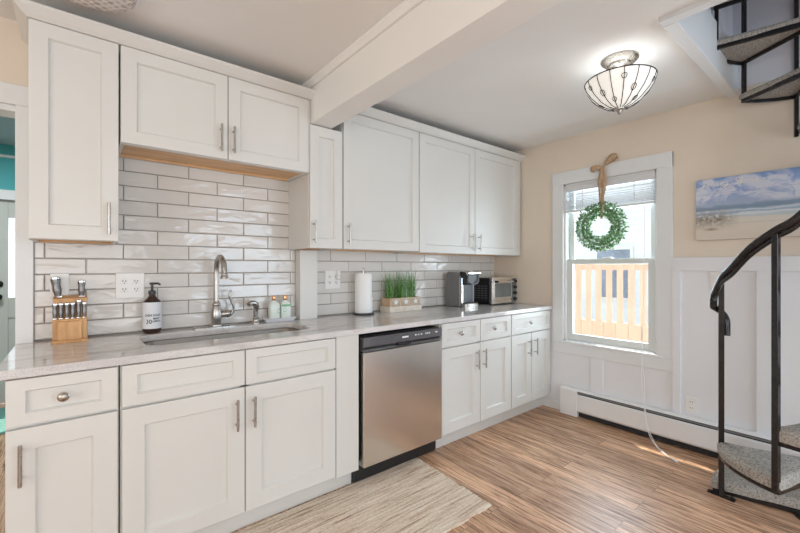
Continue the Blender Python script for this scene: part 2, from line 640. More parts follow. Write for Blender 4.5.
HX0, HY1, HY0 = 2.075, -1.918, -3.1     # stair opening
b = bm_new()
box(b, -2.85, HX0, -6.0, 0.12, CEIL, CEIL + 0.25)
box(b, HX0, L, HY1, 0.12, CEIL, CEIL + 0.25)
box(b, HX0, L, -6.0, HY0, CEIL, CEIL + 0.25)
struct('ceiling', b, ceilp)
b = bm_new()
box(b, HX0 - 0.03, HX0 + 0.025, HY0, HY1 + 0.03, CEIL - 0.022, CEIL + 0.255)
box(b, HX0 + 0.025, L, HY1 - 0.025, HY1 + 0.03, CEIL - 0.022, CEIL + 0.255)
struct('trim_1', b, trimp, 0.004)
b = bm_new()       # upstairs around the stair well
box(b, HX0 - 1.2, L, HY1, HY1 + 0.1, CEIL + 0.25, 4.5)
box(b, L - 0.012, L, HY0 - 1, HY1, CEIL + 0.02, 4.5)
box(b, HX0 - 1.2, L + 0.15, HY0 - 1.5, HY1 + 0.1, 4.5, 4.6)
box(b, HX0 - 1.3, HX0 - 1.2, HY0 - 1.5, HY1 + 0.1, CEIL + 0.25, 4.5)
box(b, HX0 - 1.2, L, HY0 - 1.5, HY0 - 1.4, CEIL + 0.25, 4.5)
struct('wall_upstairs', b, lilac)

# beam, its crown strip, post
b = bm_new(); box(b, 1.092, 1.237, -6.0, 0, 2.160, CEIL + 0.01)
struct('trim_2', b, beamp, 0.003)
b = bm_new()
prism(b, [(1.092, 2.372), (1.078, 2.372), (1.066, 2.40), (1.066, CEIL), (1.092, CEIL)], 'y', -5.8, -0.02)
struct('trim_3', b, beamp, 0.002)
b = bm_new(); box(b, 1.130, 1.257, -0.082, 0, CT, 1.39)
struct('trim_4', b, cab, 0.002)

# doorway casing left of the tile
b = bm_new()
box(b, -0.238, -0.176, -0.02, 0, 0, 2.022)
box(b, -1.34, -0.176, -0.02, 0, 2.022, 2.115)
box(b, -1.34, -1.25, -0.02, 0, 0, 2.022)
box(b, -1.25, -0.236, 0.0, 0.12, 1.995, 2.029)
struct('trim_5', b, trimp, 0.003)

# hall beyond the doorway
b = bm_new()
box(b, -2.85, -0.66, 2.6, 2.72, 0, CEIL)
box(b, 0.22, 1.2, 2.6, 2.72, 0, CEIL)
box(b, -0.66, 0.22, 2.6, 2.72, 1.93, CEIL)
box(b, -2.85, -2.75, 0.12, 2.6, 0, CEIL)
box(b, 1.1, 1.2, 0.12, 2.6, 0, CEIL)
struct('wall_hall', b, teal)
b = bm_new(); box(b, -2.85, 1.2, 0.12, 2.72, CEIL, CEIL + 0.25)
struct('ceiling_hall', b, hallp)
b = bm_new()
box(b, -2.74, 1.1, 2.575, 2.6, 2.29, 2.315)
box(b, -0.76, 0.32, 2.57, 2.6, 1.90, 1.99)
box(b, -0.76, -0.66, 2.575, 2.6, 0, 1.9)
struct('trim_6', b, trimp, 0.003)
dr = empty('door_1', (-0.2, 2.64, 0), kind='structure')
b = bm_new()
for x0, x1, z0, z1 in ((-0.655, -0.535, 0.01, 1.92), (0.095, 0.215, 0.01, 1.92), (-0.535, 0.095, 1.74, 1.92), (-0.535, 0.095, 0.80, 0.99), (-0.535, 0.095, 0.01, 0.25)):
    box(b, x0, x1, 2.62, 2.66, z0, z1)
box(b, -0.535, 0.095, 2.632, 2.65, 0.25, 0.80)
obj('door_panel', b, hdoor, dr, 0.003)
b = bm_new(); box(b, -0.535, 0.095, 2.638, 2.644, 0.99, 1.74)
obj('glass_pane', b, glassm, dr)
b = bm_new(); lathe(b, [(0.012, 0), (0.012, -0.03), (0.028, -0.035), (0.03, -0.06), (0.015, -0.07)], (-0.595, 2.62, 1.0), 14, 'y')
obj('door_handle', b, blackm, dr, smooth=True)
b = bm_new(); lathe(b, [(0.03, 0), (0.03, -0.012), (0.02, -0.02)], (-0.595, 2.62, 1.12), 14, 'y')
obj('deadbolt', b, blackm, dr, smooth=True)
b = bm_new(); box(b, -0.75, 0.1, 1.7, 2.45, 0.0, 0.012)
tag(obj('door_mat', b, matm, origin=(-0.3, 2.1, 0), bevel=0.004), 'teal mat on the hall floor before the far glazed door', 'mat')

# ------------------------------------------------------------------ tile splashback
b = bm_new()
PITCH, TL, Z0 = 0.0777, 0.308, 0.930
G = 0.0022


def tiles(bm, xa, xb, za, zb, skip=None):
    k = 0
    while True:
        z0, z1 = Z0 + PITCH * (k - 1) + G, Z0 + PITCH * k - G
        k += 1
        if z0 > zb:
            break
        z0c, z1c = max(z0, za), min(z1, zb)
        if z1c - z0c < 0.004:
            continue
        off = 0.170 if (k - 2) % 2 == 1 else 0.016
        n = int((xa - off) / TL) - 2
        while True:
            x0, x1 = off + n * TL + G, off + (n + 1) * TL - G
            n += 1
            if x0 > xb:
                break
            x0c, x1c = max(x0, xa), min(x1, xb)
            if x1c - x0c < 0.004:
                continue
            # a slightly uneven, pillowed face
            e = 0.0035
            tl = [random.uniform(-0.0009, 0.0009) for _ in range(4)]
            outer = [(x0c, 0, z0c), (x1c, 0, z0c), (x1c, 0, z1c), (x0c, 0, z1c)]
            mid = [(p[0], -0.0065, p[2]) for p in outer]
            top = [(x0c + e, -0.009 + tl[0], z0c + e), (x1c - e, -0.009 + tl[1], z0c + e), (x1c - e, -0.009 + tl[2], z1c - e), (x0c + e, -0.009 + tl[3], z1c - e)]
            rings(bm, [outer, mid, top])


tiles(b, -0.174, 1.128, CT, 1.395)
tiles(b, 0.143, 1.085, 1.395, 1.86)
tiles(b, 1.259, 3.303, CT, 1.395)
bs = struct('trim_7', b, tilem)
b = bm_new()
box(b, -0.176, 1.13, -0.005, 0, CT, 1.396)
box(b, 0.135, 1.09, -0.005, 0, 1.396, 1.86)
box(b, 1.257, 3.304, -0.005, 0, CT, 1.396)
obj('grout', b, grout, bs)

# ------------------------------------------------------------------ window_1
w = empty('window_1', (L, -1.12, WZ0), kind='structure')
b = bm_new()
box(b, L - 0.02, L, -0.657, -0.757, 0.626, 2.113)
box(b, L - 0.02, L, -1.482, -1.583, 0.626, 2.113)
box(b, L - 0.022, L, -0.657, -1.583, 2.005, 2.115)
box(b, L - 0.02, L, -0.665, -1.585, 0.518, 0.603)
obj('casing', b, trimp, w, 0.003)
b = bm_new()
box(b, L - 0.024, L + 0.02, -0.657, -1.585, 0.603, 0.627)
obj('stool', b, trimp, w, 0.005)
b = bm_new()
box(b, L, L + 0.15, -0.757, -0.775, WZ0, WZ1)
box(b, L, L + 0.15, -1.464, -1.482, WZ0, WZ1)
box(b, L, L + 0.15, -0.757, -1.482, WZ1 - 0.018, WZ1)
box(b, L, L + 0.15, -0.757, -1.482, WZ0, WZ0 + 0.012)
obj('jamb', b, trimp, w, 0.002)


def sash(y0, y1, z0, z1, x, st, rb, rt, nm):
    bb = bm_new()
    box(bb, x - 0.014, x + 0.014, y0, y0 - st, z0, z1)
    box(bb, x - 0.014, x + 0.014, y1 + st, y1, z0, z1)
    box(bb, x - 0.014, x + 0.014, y0 - st, y1 + st, z0, z0 + rb)
    box(bb, x - 0.014, x + 0.014, y0 - st, y1 + st, z1 - rt, z1)
    s = obj(nm, bb, sashm, w, 0.003)
    bb = bm_new()
    box(bb, x - 0.003, x + 0.003, y0 - st, y1 + st, z0 + rb, z1 - rt)
    obj('glass_pane', bb, glassm, s)
    return s


sash(-0.775, -1.464, 1.300, 1.987, L + 0.075, 0.045, 0.04, 0.045, 'upper_sash')
ls = sash(-0.775, -1.464, 0.638, 1.345, L + 0.034, 0.050, 0.055, 0.042, 'lower_sash')
b = bm_new()
box(b, L + 0.01, L + 0.045, -1.08, -1.15, 1.345, 1.357)
obj('sash_lock', b, whitep, ls, 0.003)

# ------------------------------------------------------------------ wainscot on the end wall
b = bm_new()
box(b, L - 0.008, L, -0.50, -0.66, 0, 0.89)
box(b, L - 0.008, L, -0.66, -1.59, 0, 0.52)
box(b, L - 0.008, L, -1.583, -6.0, 0, 1.30)
struct('trim_8', b, wainp)
b = bm_new()
box(b, L - 0.024, L, -1.583, -6.0, 1.250, 1.343)           # top rail
y = -1.583
box(b, L - 0.024, L, -1.583, -1.632, 0.10, 1.25)
for yc in (-2.085, -2.54, -3.0, -3.5, -4.0):
    box(b, L - 0.024, L, yc + 0.05, yc - 0.05, 0.10, 1.25)
box(b, L - 0.024, L, -1.00, -1.10, 0.10, 0.518)
struct('trim_9', b, wainp, 0.002)
b = bm_new()
box(b, L - 0.020, L, -0.50, -0.757, 0, 0.075)
box(b, L - 0.020, L, -2.9, -6.0, 0, 0.1)
struct('baseboard_right', b, trimp, 0.004)


# ------------------------------------------------------------------ cabinets
def shaker(bm, x0, x1, z0, z1, yf, t=0.02, st=0.06, rl=0.06, rec=0.013):
    """shaker front facing -y: flat frame, recessed panel"""
    yb = yf + t
    o_ = [(x0, z0), (x1, z0), (x1, z1), (x0, z1)]
    i_ = [(x0 + st, z0 + rl), (x1 - st, z0 + rl), (x1 - st, z1 - rl), (x0 + st, z1 - rl)]
    e = 0.006
    k_ = [(x0 + st + e, z0 + rl + e), (x1 - st - e, z0 + rl + e), (x1 - st - e, z1 - rl - e), (x0 + st + e, z1 - rl - e)]
    ch = 0.002
    of = [(x0 + ch, z0 + ch), (x1 - ch, z0 + ch), (x1 - ch, z1 - ch), (x0 + ch, z1 - ch)]
    rings(bm, [[(x, yb, z) for x, z in o_], [(x, yf + ch, z) for x, z in o_], [(x, yf, z) for x, z in of], [(x, yf, z) for x, z in i_], [(x, yf + rec, z) for x, z in k_]])


def bar_handle(x, zc, yf, parent, ln=0.142):
    bb = bm_new()
    yo = yf - 0.032
    tube(bb, [(x, yo, zc - ln / 2), (x, yo, zc + ln / 2)], 0.006, 10)
    for dz in (-0.048, 0.048):
        tube(bb, [(x, yf + 0.001, zc + dz), (x, yo, zc + dz)], 0.0045, 8)
    return obj('handle', bb, nickel, parent, smooth=True)


def knob(x, z, yf, parent):
    bb = bm_new()
    lathe(bb, [(0.006, 0), (0.005, -0.010), (0.009, -0.014), (0.0165, -0.018), (0.0175, -0.023), (0.012, -0.029), (0.004, -0.031)], (x, yf, z), 18, 'y')
    return obj('knob', bb, pewter, parent, smooth=True)


YU = -0.324
YB = -0.640


def wall_cabinet(x0, x1, z0, z1, doors, label):
    c = empty('wall_cabinet', ((x0 + x1) / 2, -0.15, z0), label, 'cabinet', 'upper kitchen cabinets')
    t = 0.016
    bb = bm_new()
    ya, yb_ = YU + 0.021, -0.010
    box(bb, x0, x0 + t, ya, yb_, z0, z1)
    box(bb, x1 - t, x1, ya, yb_, z0, z1)
    box(bb, x0 + t, x1 - t, ya, yb_, z1 - t, z1)
    box(bb, x0 + t, x1 - t, yb_ - 0.008, yb_, z0, z1 - t)
    box(bb, x0 + t, x1 - t, ya, ya + 0.018, z0, z0 + 0.03)
    obj('body', bb, cab, c, 0.001)
    bb = bm_new()
    box(bb, x0 + t, x1 - t, ya + 0.018, yb_ - 0.008, z0 + 0.012, z0 + 0.026)
    box(bb, x0 + t, x1 - t, yb_ - 0.03, yb_ - 0.008, z0 + 0.001, z0 + 0.012)
    box(bb, x0 + t, x1 - t, ya + 0.018, ya + 0.022, z0 + 0.001, z0 + 0.012)
    obj('bottom_panel', bb, underw, c, label='bare wood underside')
    for (dx0, dx1, hx) in doors:
        bb = bm_new()
        shaker(bb, dx0, dx1, z0 + 0.002, z1 - 0.004, YU)
        d_ = obj('door', bb, cab, c)
        bar_handle(hx, z0 + 0.101 if z1 - z0 > 0.6 else z0 + 0.105, YU, d_)
    return c


wall_cabinet(-0.172, 0.132, 1.393, 2.302, [(-0.170, 0.130, 0.094)], 'white wall cabinet with one tall door beside the doorway, above the knife block')
wall_cabinet(0.137, 1.076, 1.850, 2.302, [(0.139, 0.605, 0.568), (0.609, 1.072, 0.632)], 'short white double-door wall cabinet mounted high over the sink')
wall_cabinet(1.080, 1.314, 1.393, 2.156, [(1.084, 1.312, 1.106)], 'narrow white wall cabinet under the ceiling beam, above the square post')
wall_cabinet(1.318, 1.980, 1.393, 2.302, [(1.321, 1.978, 1.352)], 'wide white single-door wall cabinet above the paper towel roll')
wall_cabinet(1.984, 3.300, 1.385, 2.302, [(1.986, 2.625, 2.570), (2.631, 3.262, 2.672)], 'white double-door wall cabinet above the coffee maker and toaster oven')

# crown along the cabinet tops
CRP = [(-0.300, 2.300), (-0.330, 2.300), (-0.345, 2.312), (-0.372, 2.338), (-0.372, 2.349), (-0.300, 2.349)]
b = bm_new()
CR2 = [(-0.02, 2.300), (0.004, 2.300), (0.020, 2.312), (0.044, 2.336), (0.044, 2.349), (-0.02, 2.349)]
rings(b, [[(1.092, YU - d, z) for d, z in CR2], [(-0.172 - d, YU - d, z) for d, z in CR2], [(-0.172 - d, -0.005, z) for d, z in CR2]])
box(b, 1.076, 1.090, YU + 0.01, YU + 0.03, 1.86, 2.298)
struct('trim_10', b, cab, 0.002)
b = bm_new()
prism(b, CRP, 'x', 1.237, L)
box(b, 3.264, 3.302, YU, YU + 0.02, 1.387, 2.30)
struct('trim_11', b, cab, 0.002)


def base_cabinet(x0, x1, drawers, doors, label, toe=(None, None), hollow=False, filler=None):
    c = empty('base_cabinet', ((x0 + x1) / 2, -0.31, 0), label, 'cabinet', 'lower kitchen cabinets')
    t = 0.018
    ya, yb_ = YB + 0.021, -0.012
    bb = bm_new()
    box(bb, x0, x0 + t, ya, yb_, 0.112, 0.890)
    box(bb, x1 - t, x1, ya, yb_, 0.112, 0.890)
    box(bb, x0 + t, x1 - t, ya, yb_, 0.112, 0.13)
    box(bb, x0 + t, x1 - t, yb_ - 0.01, yb_, 0.13, 0.890)
    box(bb, x0 + t, x1 - t, ya, ya + 0.02, 0.690, 0.735)
    box(bb, x0 + t, x1 - t, ya, ya + 0.02, 0.870, 0.890)
    if len(doors) > 1:
        xm = (doors[0][1] + doors[1][0]) / 2
        box(bb, xm - 0.02, xm + 0.02, ya, ya + 0.02, 0.13, 0.870)
    obj('body', bb, cab, c, 0.001)
    bb = bm_new()
    tx0, tx1 = toe[0] if toe[0] is not None else x0, toe[1] if toe[1] is not None else x1
    box(bb, tx0, tx1, -0.556, -0.540, 0.0, 0.112)
    obj('toe_kick', bb, cab, c)
    for (dx0, dx1, kx) in drawers:
        bb = bm_new()
        shaker(bb, dx0, dx1, 0.722, 0.886, YB, st=0.05, rl=0.042)
        d_ = obj('drawer_front', bb, cab, c)
        if kx is not None:
            knob(kx, 0.807, YB, d_)
    for (dx0, dx1, hx) in doors:
        bb = bm_new()
        shaker(bb, dx0, dx1, 0.122, 0.712, YB, st=0.075, rl=0.075)
        d_ = obj('door', bb, cab, c)
        bar_handle(hx, 0.595, YB, d_)
    if filler:
        bb = bm_new()
        box(bb, filler[0], filler[1], YB + 0.004, YB + 0.022, 0.112, 0.890)
        obj('filler_panel', bb, cab, c, 0.001)
    return c


base_cabinet(-0.205, 0.113, [(-0.203, 0.109, -0.052)], [(-0.203, 0.109, -0.164)],
             'white base cabinet at the counter end by the doorway, one drawer over one door')
base_cabinet(0.117, 1.083, [(0.122, 0.594, None), (0.599, 1.080, None)], [(0.122, 0.594, 0.554), (0.599, 1.080, 0.632)],
             'wide white base cabinet under the sink with two blank drawer fronts', toe=(0.117, 1.232), filler=(1.086, 1.232))
base_cabinet(1.900, 2.700, [(1.905, 2.312, 2.086), (2.318, 2.696, 2.462)], [(1.905, 2.308, 2.262), (2.314, 2.696, 2.342)],
             'white base cabinet right beside the dishwasher with two knobbed drawers')
base_cabinet(2.703, 3.308, [(2.708, 3.298, 2.955)], [(2.708, 2.990, 2.938), (2.996, 3.298, 3.034)],
             'white base cabinet in the corner by the window, single drawer over two doors')

# ------------------------------------------------------------------ dishwasher
dw = empty('dishwasher', (1.565, -0.3, 0), 'stainless steel dishwasher with dark control strip built in under the counter', 'dishwasher')
b = bm_new(); box(b, 1.250, 1.882, -0.60, -0.05, 0.10, 0.870)
obj('body', b, darkg, dw)
b = bm_new(); box(b, 1.250, 1.880, -0.662, -0.612, 0.122, 0.782)
obj('door_panel', b, steel, dw, 0.004, label='brushed stainless door')
b = bm_new()
prism(b, [(-0.662, 0.815), (-0.640, 0.800), (-0.612, 0.800), (-0.612, 0.868), (-0.655, 0.868), (-0.662, 0.860)], 'x', 1.250, 1.880)
prism(b, [(-0.660, 0.785), (-0.648, 0.800), (-0.612, 0.800), (-0.612, 0.785)], 'x', 1.250, 1.880)
cp = obj('control_panel', b, ctrl, dw, 0.002)
b = bm_new(); box(b, 1.500, 1.610, -0.664, -0.640, 0.797, 0.812)
obj('pocket_handle', b, black, cp, 0.002)
for i, (x, wdt) in enumerate(((1.535, 0.05), (1.64, 0.012), (1.665, 0.008), (1.69, 0.010), (1.73, 0.008), (1.745, 0.008), (1.76, 0.01), (1.82, 0.018))):
    b = bm_new()
    box(b, x, x + wdt, -0.6635, -0.6615, 0.842 - 0.004 * (i == 0), 0.850 - 0.003 * (i == 0))
    obj('printed_mark', b, whitep, cp)
b = bm_new(); box(b, 1.236, 1.900, -0.585, -0.560, 0.012, 0.116)
obj('toe_panel', b, black, dw, 0.002)

# ------------------------------------------------------------------ counter with sink hole
SX0, SX1, SY0, SY1, SR = 0.225, 1.035, -0.475, -0.135, 0.075


def rrect(x0, x1, y0, y1, r, n=6):
    out = []
    for cx, cy, a0 in ((x1 - r, y1 - r, 0), (x0 + r, y1 - r, 90), (x0 + r, y0 + r, 180), (x1 - r, y0 + r, 270)):
        for i in range(n + 1):
            a = math.radians(a0 + 90 * i / n)
            out.append((cx + r * math.cos(a), cy + r * math.sin(a)))
    return out


b = bm_new()
outer = [(-0.235, -0.630), (-0.216, -0.651), (L - 0.002, -0.651), (L - 0.002, -0.010), (-0.182, -0.010), (-0.182, -0.022), (-0.235, -0.022)]
inner = rrect(SX0, SX1, SY0, SY1, SR)
vo = [b.verts.new((x, y_, CT - 0.032)) for x, y_ in outer]
vi = [b.verts.new((x, y_, CT - 0.032)) for x, y_ in inner]
ed = [b.edges.new((vo[i], vo[(i + 1) % len(vo)])) for i in range(len(vo))] + [b.edges.new((vi[i], vi[(i + 1) % len(vi)])) for i in range(len(vi))]
bmesh.ops.triangle_fill(b, use_beauty=True, use_dissolve=False, edges=ed)
r_ = bmesh.ops.extrude_face_region(b, geom=list(b.faces))
bmesh.ops.translate(b, verts=[v for v in r_['geom'] if isinstance(v, bmesh.types.BMVert)], vec=(0, 0, 0.032))
tag(obj('countertop', b, counterm, bevel=0.004, origin=(1.5, -0.32, CT - 0.032)), 'long grey veined stone countertop running over all the base cabinets', 'countertop')

sk = empty('kitchen_sink', (0.63, -0.305, CT - 0.034), 'undermount stainless steel sink set into the grey counter', 'sink')
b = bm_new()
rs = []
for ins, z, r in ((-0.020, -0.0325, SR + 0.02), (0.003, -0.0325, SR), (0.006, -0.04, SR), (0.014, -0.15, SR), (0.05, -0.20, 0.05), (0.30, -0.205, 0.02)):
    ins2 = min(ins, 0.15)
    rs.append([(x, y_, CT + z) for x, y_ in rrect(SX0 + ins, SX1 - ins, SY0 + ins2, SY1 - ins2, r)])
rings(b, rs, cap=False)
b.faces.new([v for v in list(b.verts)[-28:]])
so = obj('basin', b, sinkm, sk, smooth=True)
md = so.modifiers.new('thick', 'SOLIDIFY'); md.thickness = 0.002
b = bm_new(); lathe(b, [(0.045, 0.0), (0.042, 0.004), (0.02, 0.002), (0.004, 0.002)], (0.63, -0.305, CT - 0.204), 20)
obj('drain', b, chrome, sk, smooth=True)

# ------------------------------------------------------------------ faucet and sprayer
fx, fy = 0.610, -0.072
fa = empty('kitchen_faucet', (fx, fy, CT), 'brushed nickel gooseneck faucet with curved side lever behind the sink', 'faucet')
b = bm_new()
rings(b, [[(x, y_, CT + z) for x, y_ in rrect(fx - 0.125 + i_, fx + 0.125 - i_, fy - 0.028 + i_, fy + 0.028 - i_, 0.026 - i_, 5)] for z, i_ in ((0.0, 0), (0.006, 0.0), (0.010, 0.006))])
obj('deck_plate', b, nickel, fa, smooth=True)
b = bm_new()
lathe(b, [(0.034, 0.009), (0.033, 0.016), (0.024, 0.024), (0.027, 0.045), (0.031, 0.075), (0.026, 0.105), (0.020, 0.125), (0.023, 0.130), (0.023, 0.138), (0.018, 0.145), (0.0145, 0.155)], (fx, fy, CT), 24)
obj('body', b, nickel, fa, smooth=True)
b = bm_new()
sp_ = [(fx, fy, CT + 0.15), (fx, fy, CT + 0.305)]
ra = 0.083
for i in range(13):
    a = PI * i / 12 * 1.02
    sp_.append((fx, fy - ra + ra * math.cos(a), CT + 0.322 + ra * math.sin(a) * 1.05))
sp_.append((fx, fy - 2 * ra - 0.002, CT + 0.312))
tube(b, sp_, 0.0155, 14)
sp_o = obj('spout', b, nickel, fa, smooth=True)
b = bm_new()
lathe(b, [(0.016, 0.0), (0.0185, -0.005), (0.0185, -0.010), (0.017, -0.013), (0.020, -0.018), (0.021, -0.030), (0.012, -0.032)], (fx, fy - 2 * ra - 0.002, CT + 0.318), 18)
obj('aerator', b, nickel, sp_o, smooth=True)
b = bm_new()
lathe(b, [(0.016, 0.020), (0.017, 0.03), (0.020, 0.036), (0.022, 0.055), (0.022, 0.070), (0.014, 0.085)], (fx, fy, CT + 0.075), 18, 'x')
lv = smooth_path([(fx + 0.078, fy, CT + 0.072), (fx + 0.092, fy - 0.004, CT + 0.085), (fx + 0.095, fy - 0.008, CT + 0.115), (fx + 0.082, fy - 0.010, CT + 0.15), (fx + 0.068, fy - 0.012, CT + 0.185), (fx + 0.072, fy - 0.012, CT + 0.205), (fx + 0.084, fy - 0.012, CT + 0.212)])
tube(b, lv, [0.0085 - 0.004 * i / len(lv) for i in range(len(lv))], 10)
obj('lever', b, nickel, fa, smooth=True)

sx = 0.838
sy = -0.075
sr = empty('side_sprayer', (sx, sy, CT), 'small brushed nickel side sprayer standing between faucet and soap tray', 'sprayer')
b = bm_new()
lathe(b, [(0.025, 0), (0.025, 0.006), (0.020, 0.012), (0.016, 0.03), (0.019, 0.036), (0.016, 0.044)], (sx, sy, CT), 18)
obj('base', b, nickel, sr, smooth=True)
b = bm_new()
pth = smooth_path([(sx, sy, CT + 0.042), (sx, sy, CT + 0.080), (sx + 0.002, sy - 0.004, CT + 0.108), (sx - 0.014, sy - 0.016, CT + 0.128), (sx - 0.040, sy - 0.030, CT + 0.134), (sx - 0.055, sy - 0.040, CT + 0.124)])
tube(b, pth, [0.012 + 0.006 * math.sin(PI * i / len(pth)) for i in range(len(pth))], 12)
obj('spray_head', b, nickel, sr, smooth=True)

# ------------------------------------------------------------------ knife block and knives
kx, ky = -0.043, -0.10
kb = empty('knife_block', (kx, ky, CT), 'light wooden knife block standing at the left end of the counter', 'knife block')
b = bm_new()
W2 = 0.062
box(b, kx - W2 - 0.004, kx + W2 + 0.004, ky - 0.050, ky + 0.055, CT, CT + 0.014)
obj('base', b, blockw, kb, 0.002)
b = bm_new()   # tall rear body leaning back, slanted top
prism(b, [(ky - 0.012, CT + 0.014), (ky + 0.052, CT + 0.014), (ky + 0.066, CT + 0.216), (ky + 0.004, CT + 0.204)], 'x', kx - W2, kx + W2)
obj('body', b, blockw, kb, 0.002)
b = bm_new()   # stepped front that holds the steak knives
prism(b, [(ky - 0.034, CT + 0.014), (ky - 0.013, CT + 0.014), (ky - 0.006, CT + 0.114), (ky - 0.030, CT + 0.109)], 'x', kx - W2, kx + W2)
obj('front_holder', b, blockw, kb, 0.002)
b = bm_new()
prism(b, [(ky - 0.046, CT + 0.014), (ky - 0.036, CT + 0.014), (ky - 0.031, CT + 0.101), (ky - 0.041, CT + 0.099)], 'x', kx - 0.045, kx + 0.043)
obj('front_plate', b, blockw, kb, 0.002)


def knife(x, y_, z, ln, r, lean, label, group, splay=0.0):
    k = empty('kitchen_knife', (x, y_, z), label, 'knife', group)
    dirv = Vector((splay, lean, 1)).normalized()
    P0 = Vector((x, y_, z))
    bb = bm_new()
    prof = [0.75, 0.8, 0.95, 1.05, 1.0, 0.95, 1.05, 1.15, 1.1]
    pts = [P0 + dirv * (0.002 + ln * i / 8) for i in range(9)]
    tube(bb, pts, [r * q for q in prof], 12)
    obj('handle', bb, grip, k, smooth=True)
    bb = bm_new()
    tube(bb, [P0 + dirv * (ln * 0.97), P0 + dirv * (ln * 1.04), P0 + dirv * (ln * 1.09)], [r * 1.2, r * 1.22, r * 0.75], 12)
    obj('end_cap', bb, chrome, k, smooth=True)
    bb = bm_new()
    a_ = P0 - dirv * 0.05
    tube(bb, [a_, P0 + dirv * 0.004], 0.003, 6, flat=(0.001, r * 0.9))
    obj('blade', bb, chrome, k)
    return k


knife(kx - 0.044, ky + 0.036, CT + 0.209, 0.090, 0.0165, 0.05, 'largest knife, fat grey handle standing at the back left of the knife block', 'knives in the block', -0.12)
knife(kx + 0.042, ky + 0.036, CT + 0.209, 0.072, 0.0135, 0.05, 'second large knife, at the back right corner of the knife block', 'knives in the block', 0.0)
KW = ['first small steak knife from the left in the block front row', 'second small steak knife from the left in the block front row', 'third small steak knife from the left in the block front row',
      'fourth small steak knife from the left in the block front row', 'fifth small steak knife from the left, in the block front row', 'small steak knife at the right end of the block front row']
for i in range(6):
    knife(kx - 0.054 + i * 0.0212, ky - 0.018, CT + 0.111, 0.068 + (0.012 if i == 4 else 0.0), 0.0082, 0.05, KW[i], 'steak knives in the block front')

# ------------------------------------------------------------------ dish soap
dx, dy = 0.292, -0.062
ds = empty('soap_bottle', (dx, dy, CT), 'dark pump bottle of dish soap with pale printed label, by the sink', 'soap bottle')
b = bm_new()
lathe(b, [(0.030, 0), (0.036, 0.004), (0.0385, 0.012), (0.0385, 0.130), (0.036, 0.140), (0.018, 0.158), (0.0135, 0.166), (0.0135, 0.172)], (dx, dy, CT), 28)
obj('bottle', b, amber, ds, smooth=True)
b = bm_new()
seg = 40
rs = []
for z in (0.022, 0.137):
    rs.append([(dx + 0.0392 * math.cos(math.radians(150 + 240 * i / seg)), dy + 0.0392 * math.sin(math.radians(150 + 240 * i / seg)), CT + z) for i in range(seg + 1)])
rings(b, rs, cap=False, closed_ring=False)
lb = obj('label', b, labelp, ds, smooth=True)


def wrap_text(s, size, ang, z, bold=0.0):
    t = text_bm(s, size, 0, 'CENTER', bold)
    for v in t.verts:
        a = math.radians(ang) + v.co.x / 0.0397
        v.co = Vector((dx + 0.0397 * math.cos(a), dy + 0.0397 * math.sin(a), CT + z + v.co.y))
    return t


def join(bms):
    out = bmesh.new()
    for q in bms:
        me = bpy.data.meshes.new('tmp')
        q.to_mesh(me); q.free()
        out.from_mesh(me)
        bpy.data.meshes.remove(me)
    return out


FA = 262
obj('lettering', join([wrap_text('DISH SOAP', 0.0135, FA + 6, 0.076, 0.0003), wrap_text('MINT', 0.0125, FA + 28, 0.062, 0.0003), wrap_text('LEMON', 0.0105, FA + 28, 0.051, 0.0003),
                       wrap_text('30', 0.026, FA - 18, 0.045, 0.0003)]), ink, lb)
b = bm_new()
lathe(b, [(0.014, 0.170), (0.016, 0.172), (0.016, 0.186), (0.006, 0.190), (0.005, 0.212), (0.011, 0.214), (0.011, 0.222), (0.004, 0.224)], (dx, dy, CT), 18)
tube(b, [(dx, dy, CT + 0.218), (dx + 0.022, dy - 0.018, CT + 0.219), (dx + 0.030, dy - 0.024, CT + 0.213)], 0.0045, 8)
obj('pump', b, black, ds, smooth=True)

# ------------------------------------------------------------------ soap tray with two bottles
ds.scale = (1.12, 1.12, 1.21)
tx, ty = 0.995, -0.068
b = bm_new()
rs = []
for i_, z in ((0.020, 0), (0.014, 0.003), (0.0, 0.026), (0.004, 0.027), (0.018, 0.008), (0.03, 0.006)):
    rs.append([(x, y_, CT + z) for x, y_ in rrect(tx - 0.108 + i_, tx + 0.108 - i_, ty - 0.042 + i_, ty + 0.042 - i_, 0.02 if i_ < 0.02 else 0.008, 4)])
rings(b, rs)
tag(obj('soap_tray', b, ceram, origin=(tx, ty, CT), smooth=True), 'white ceramic tray on the counter holding two pale soap bottles', 'tray')


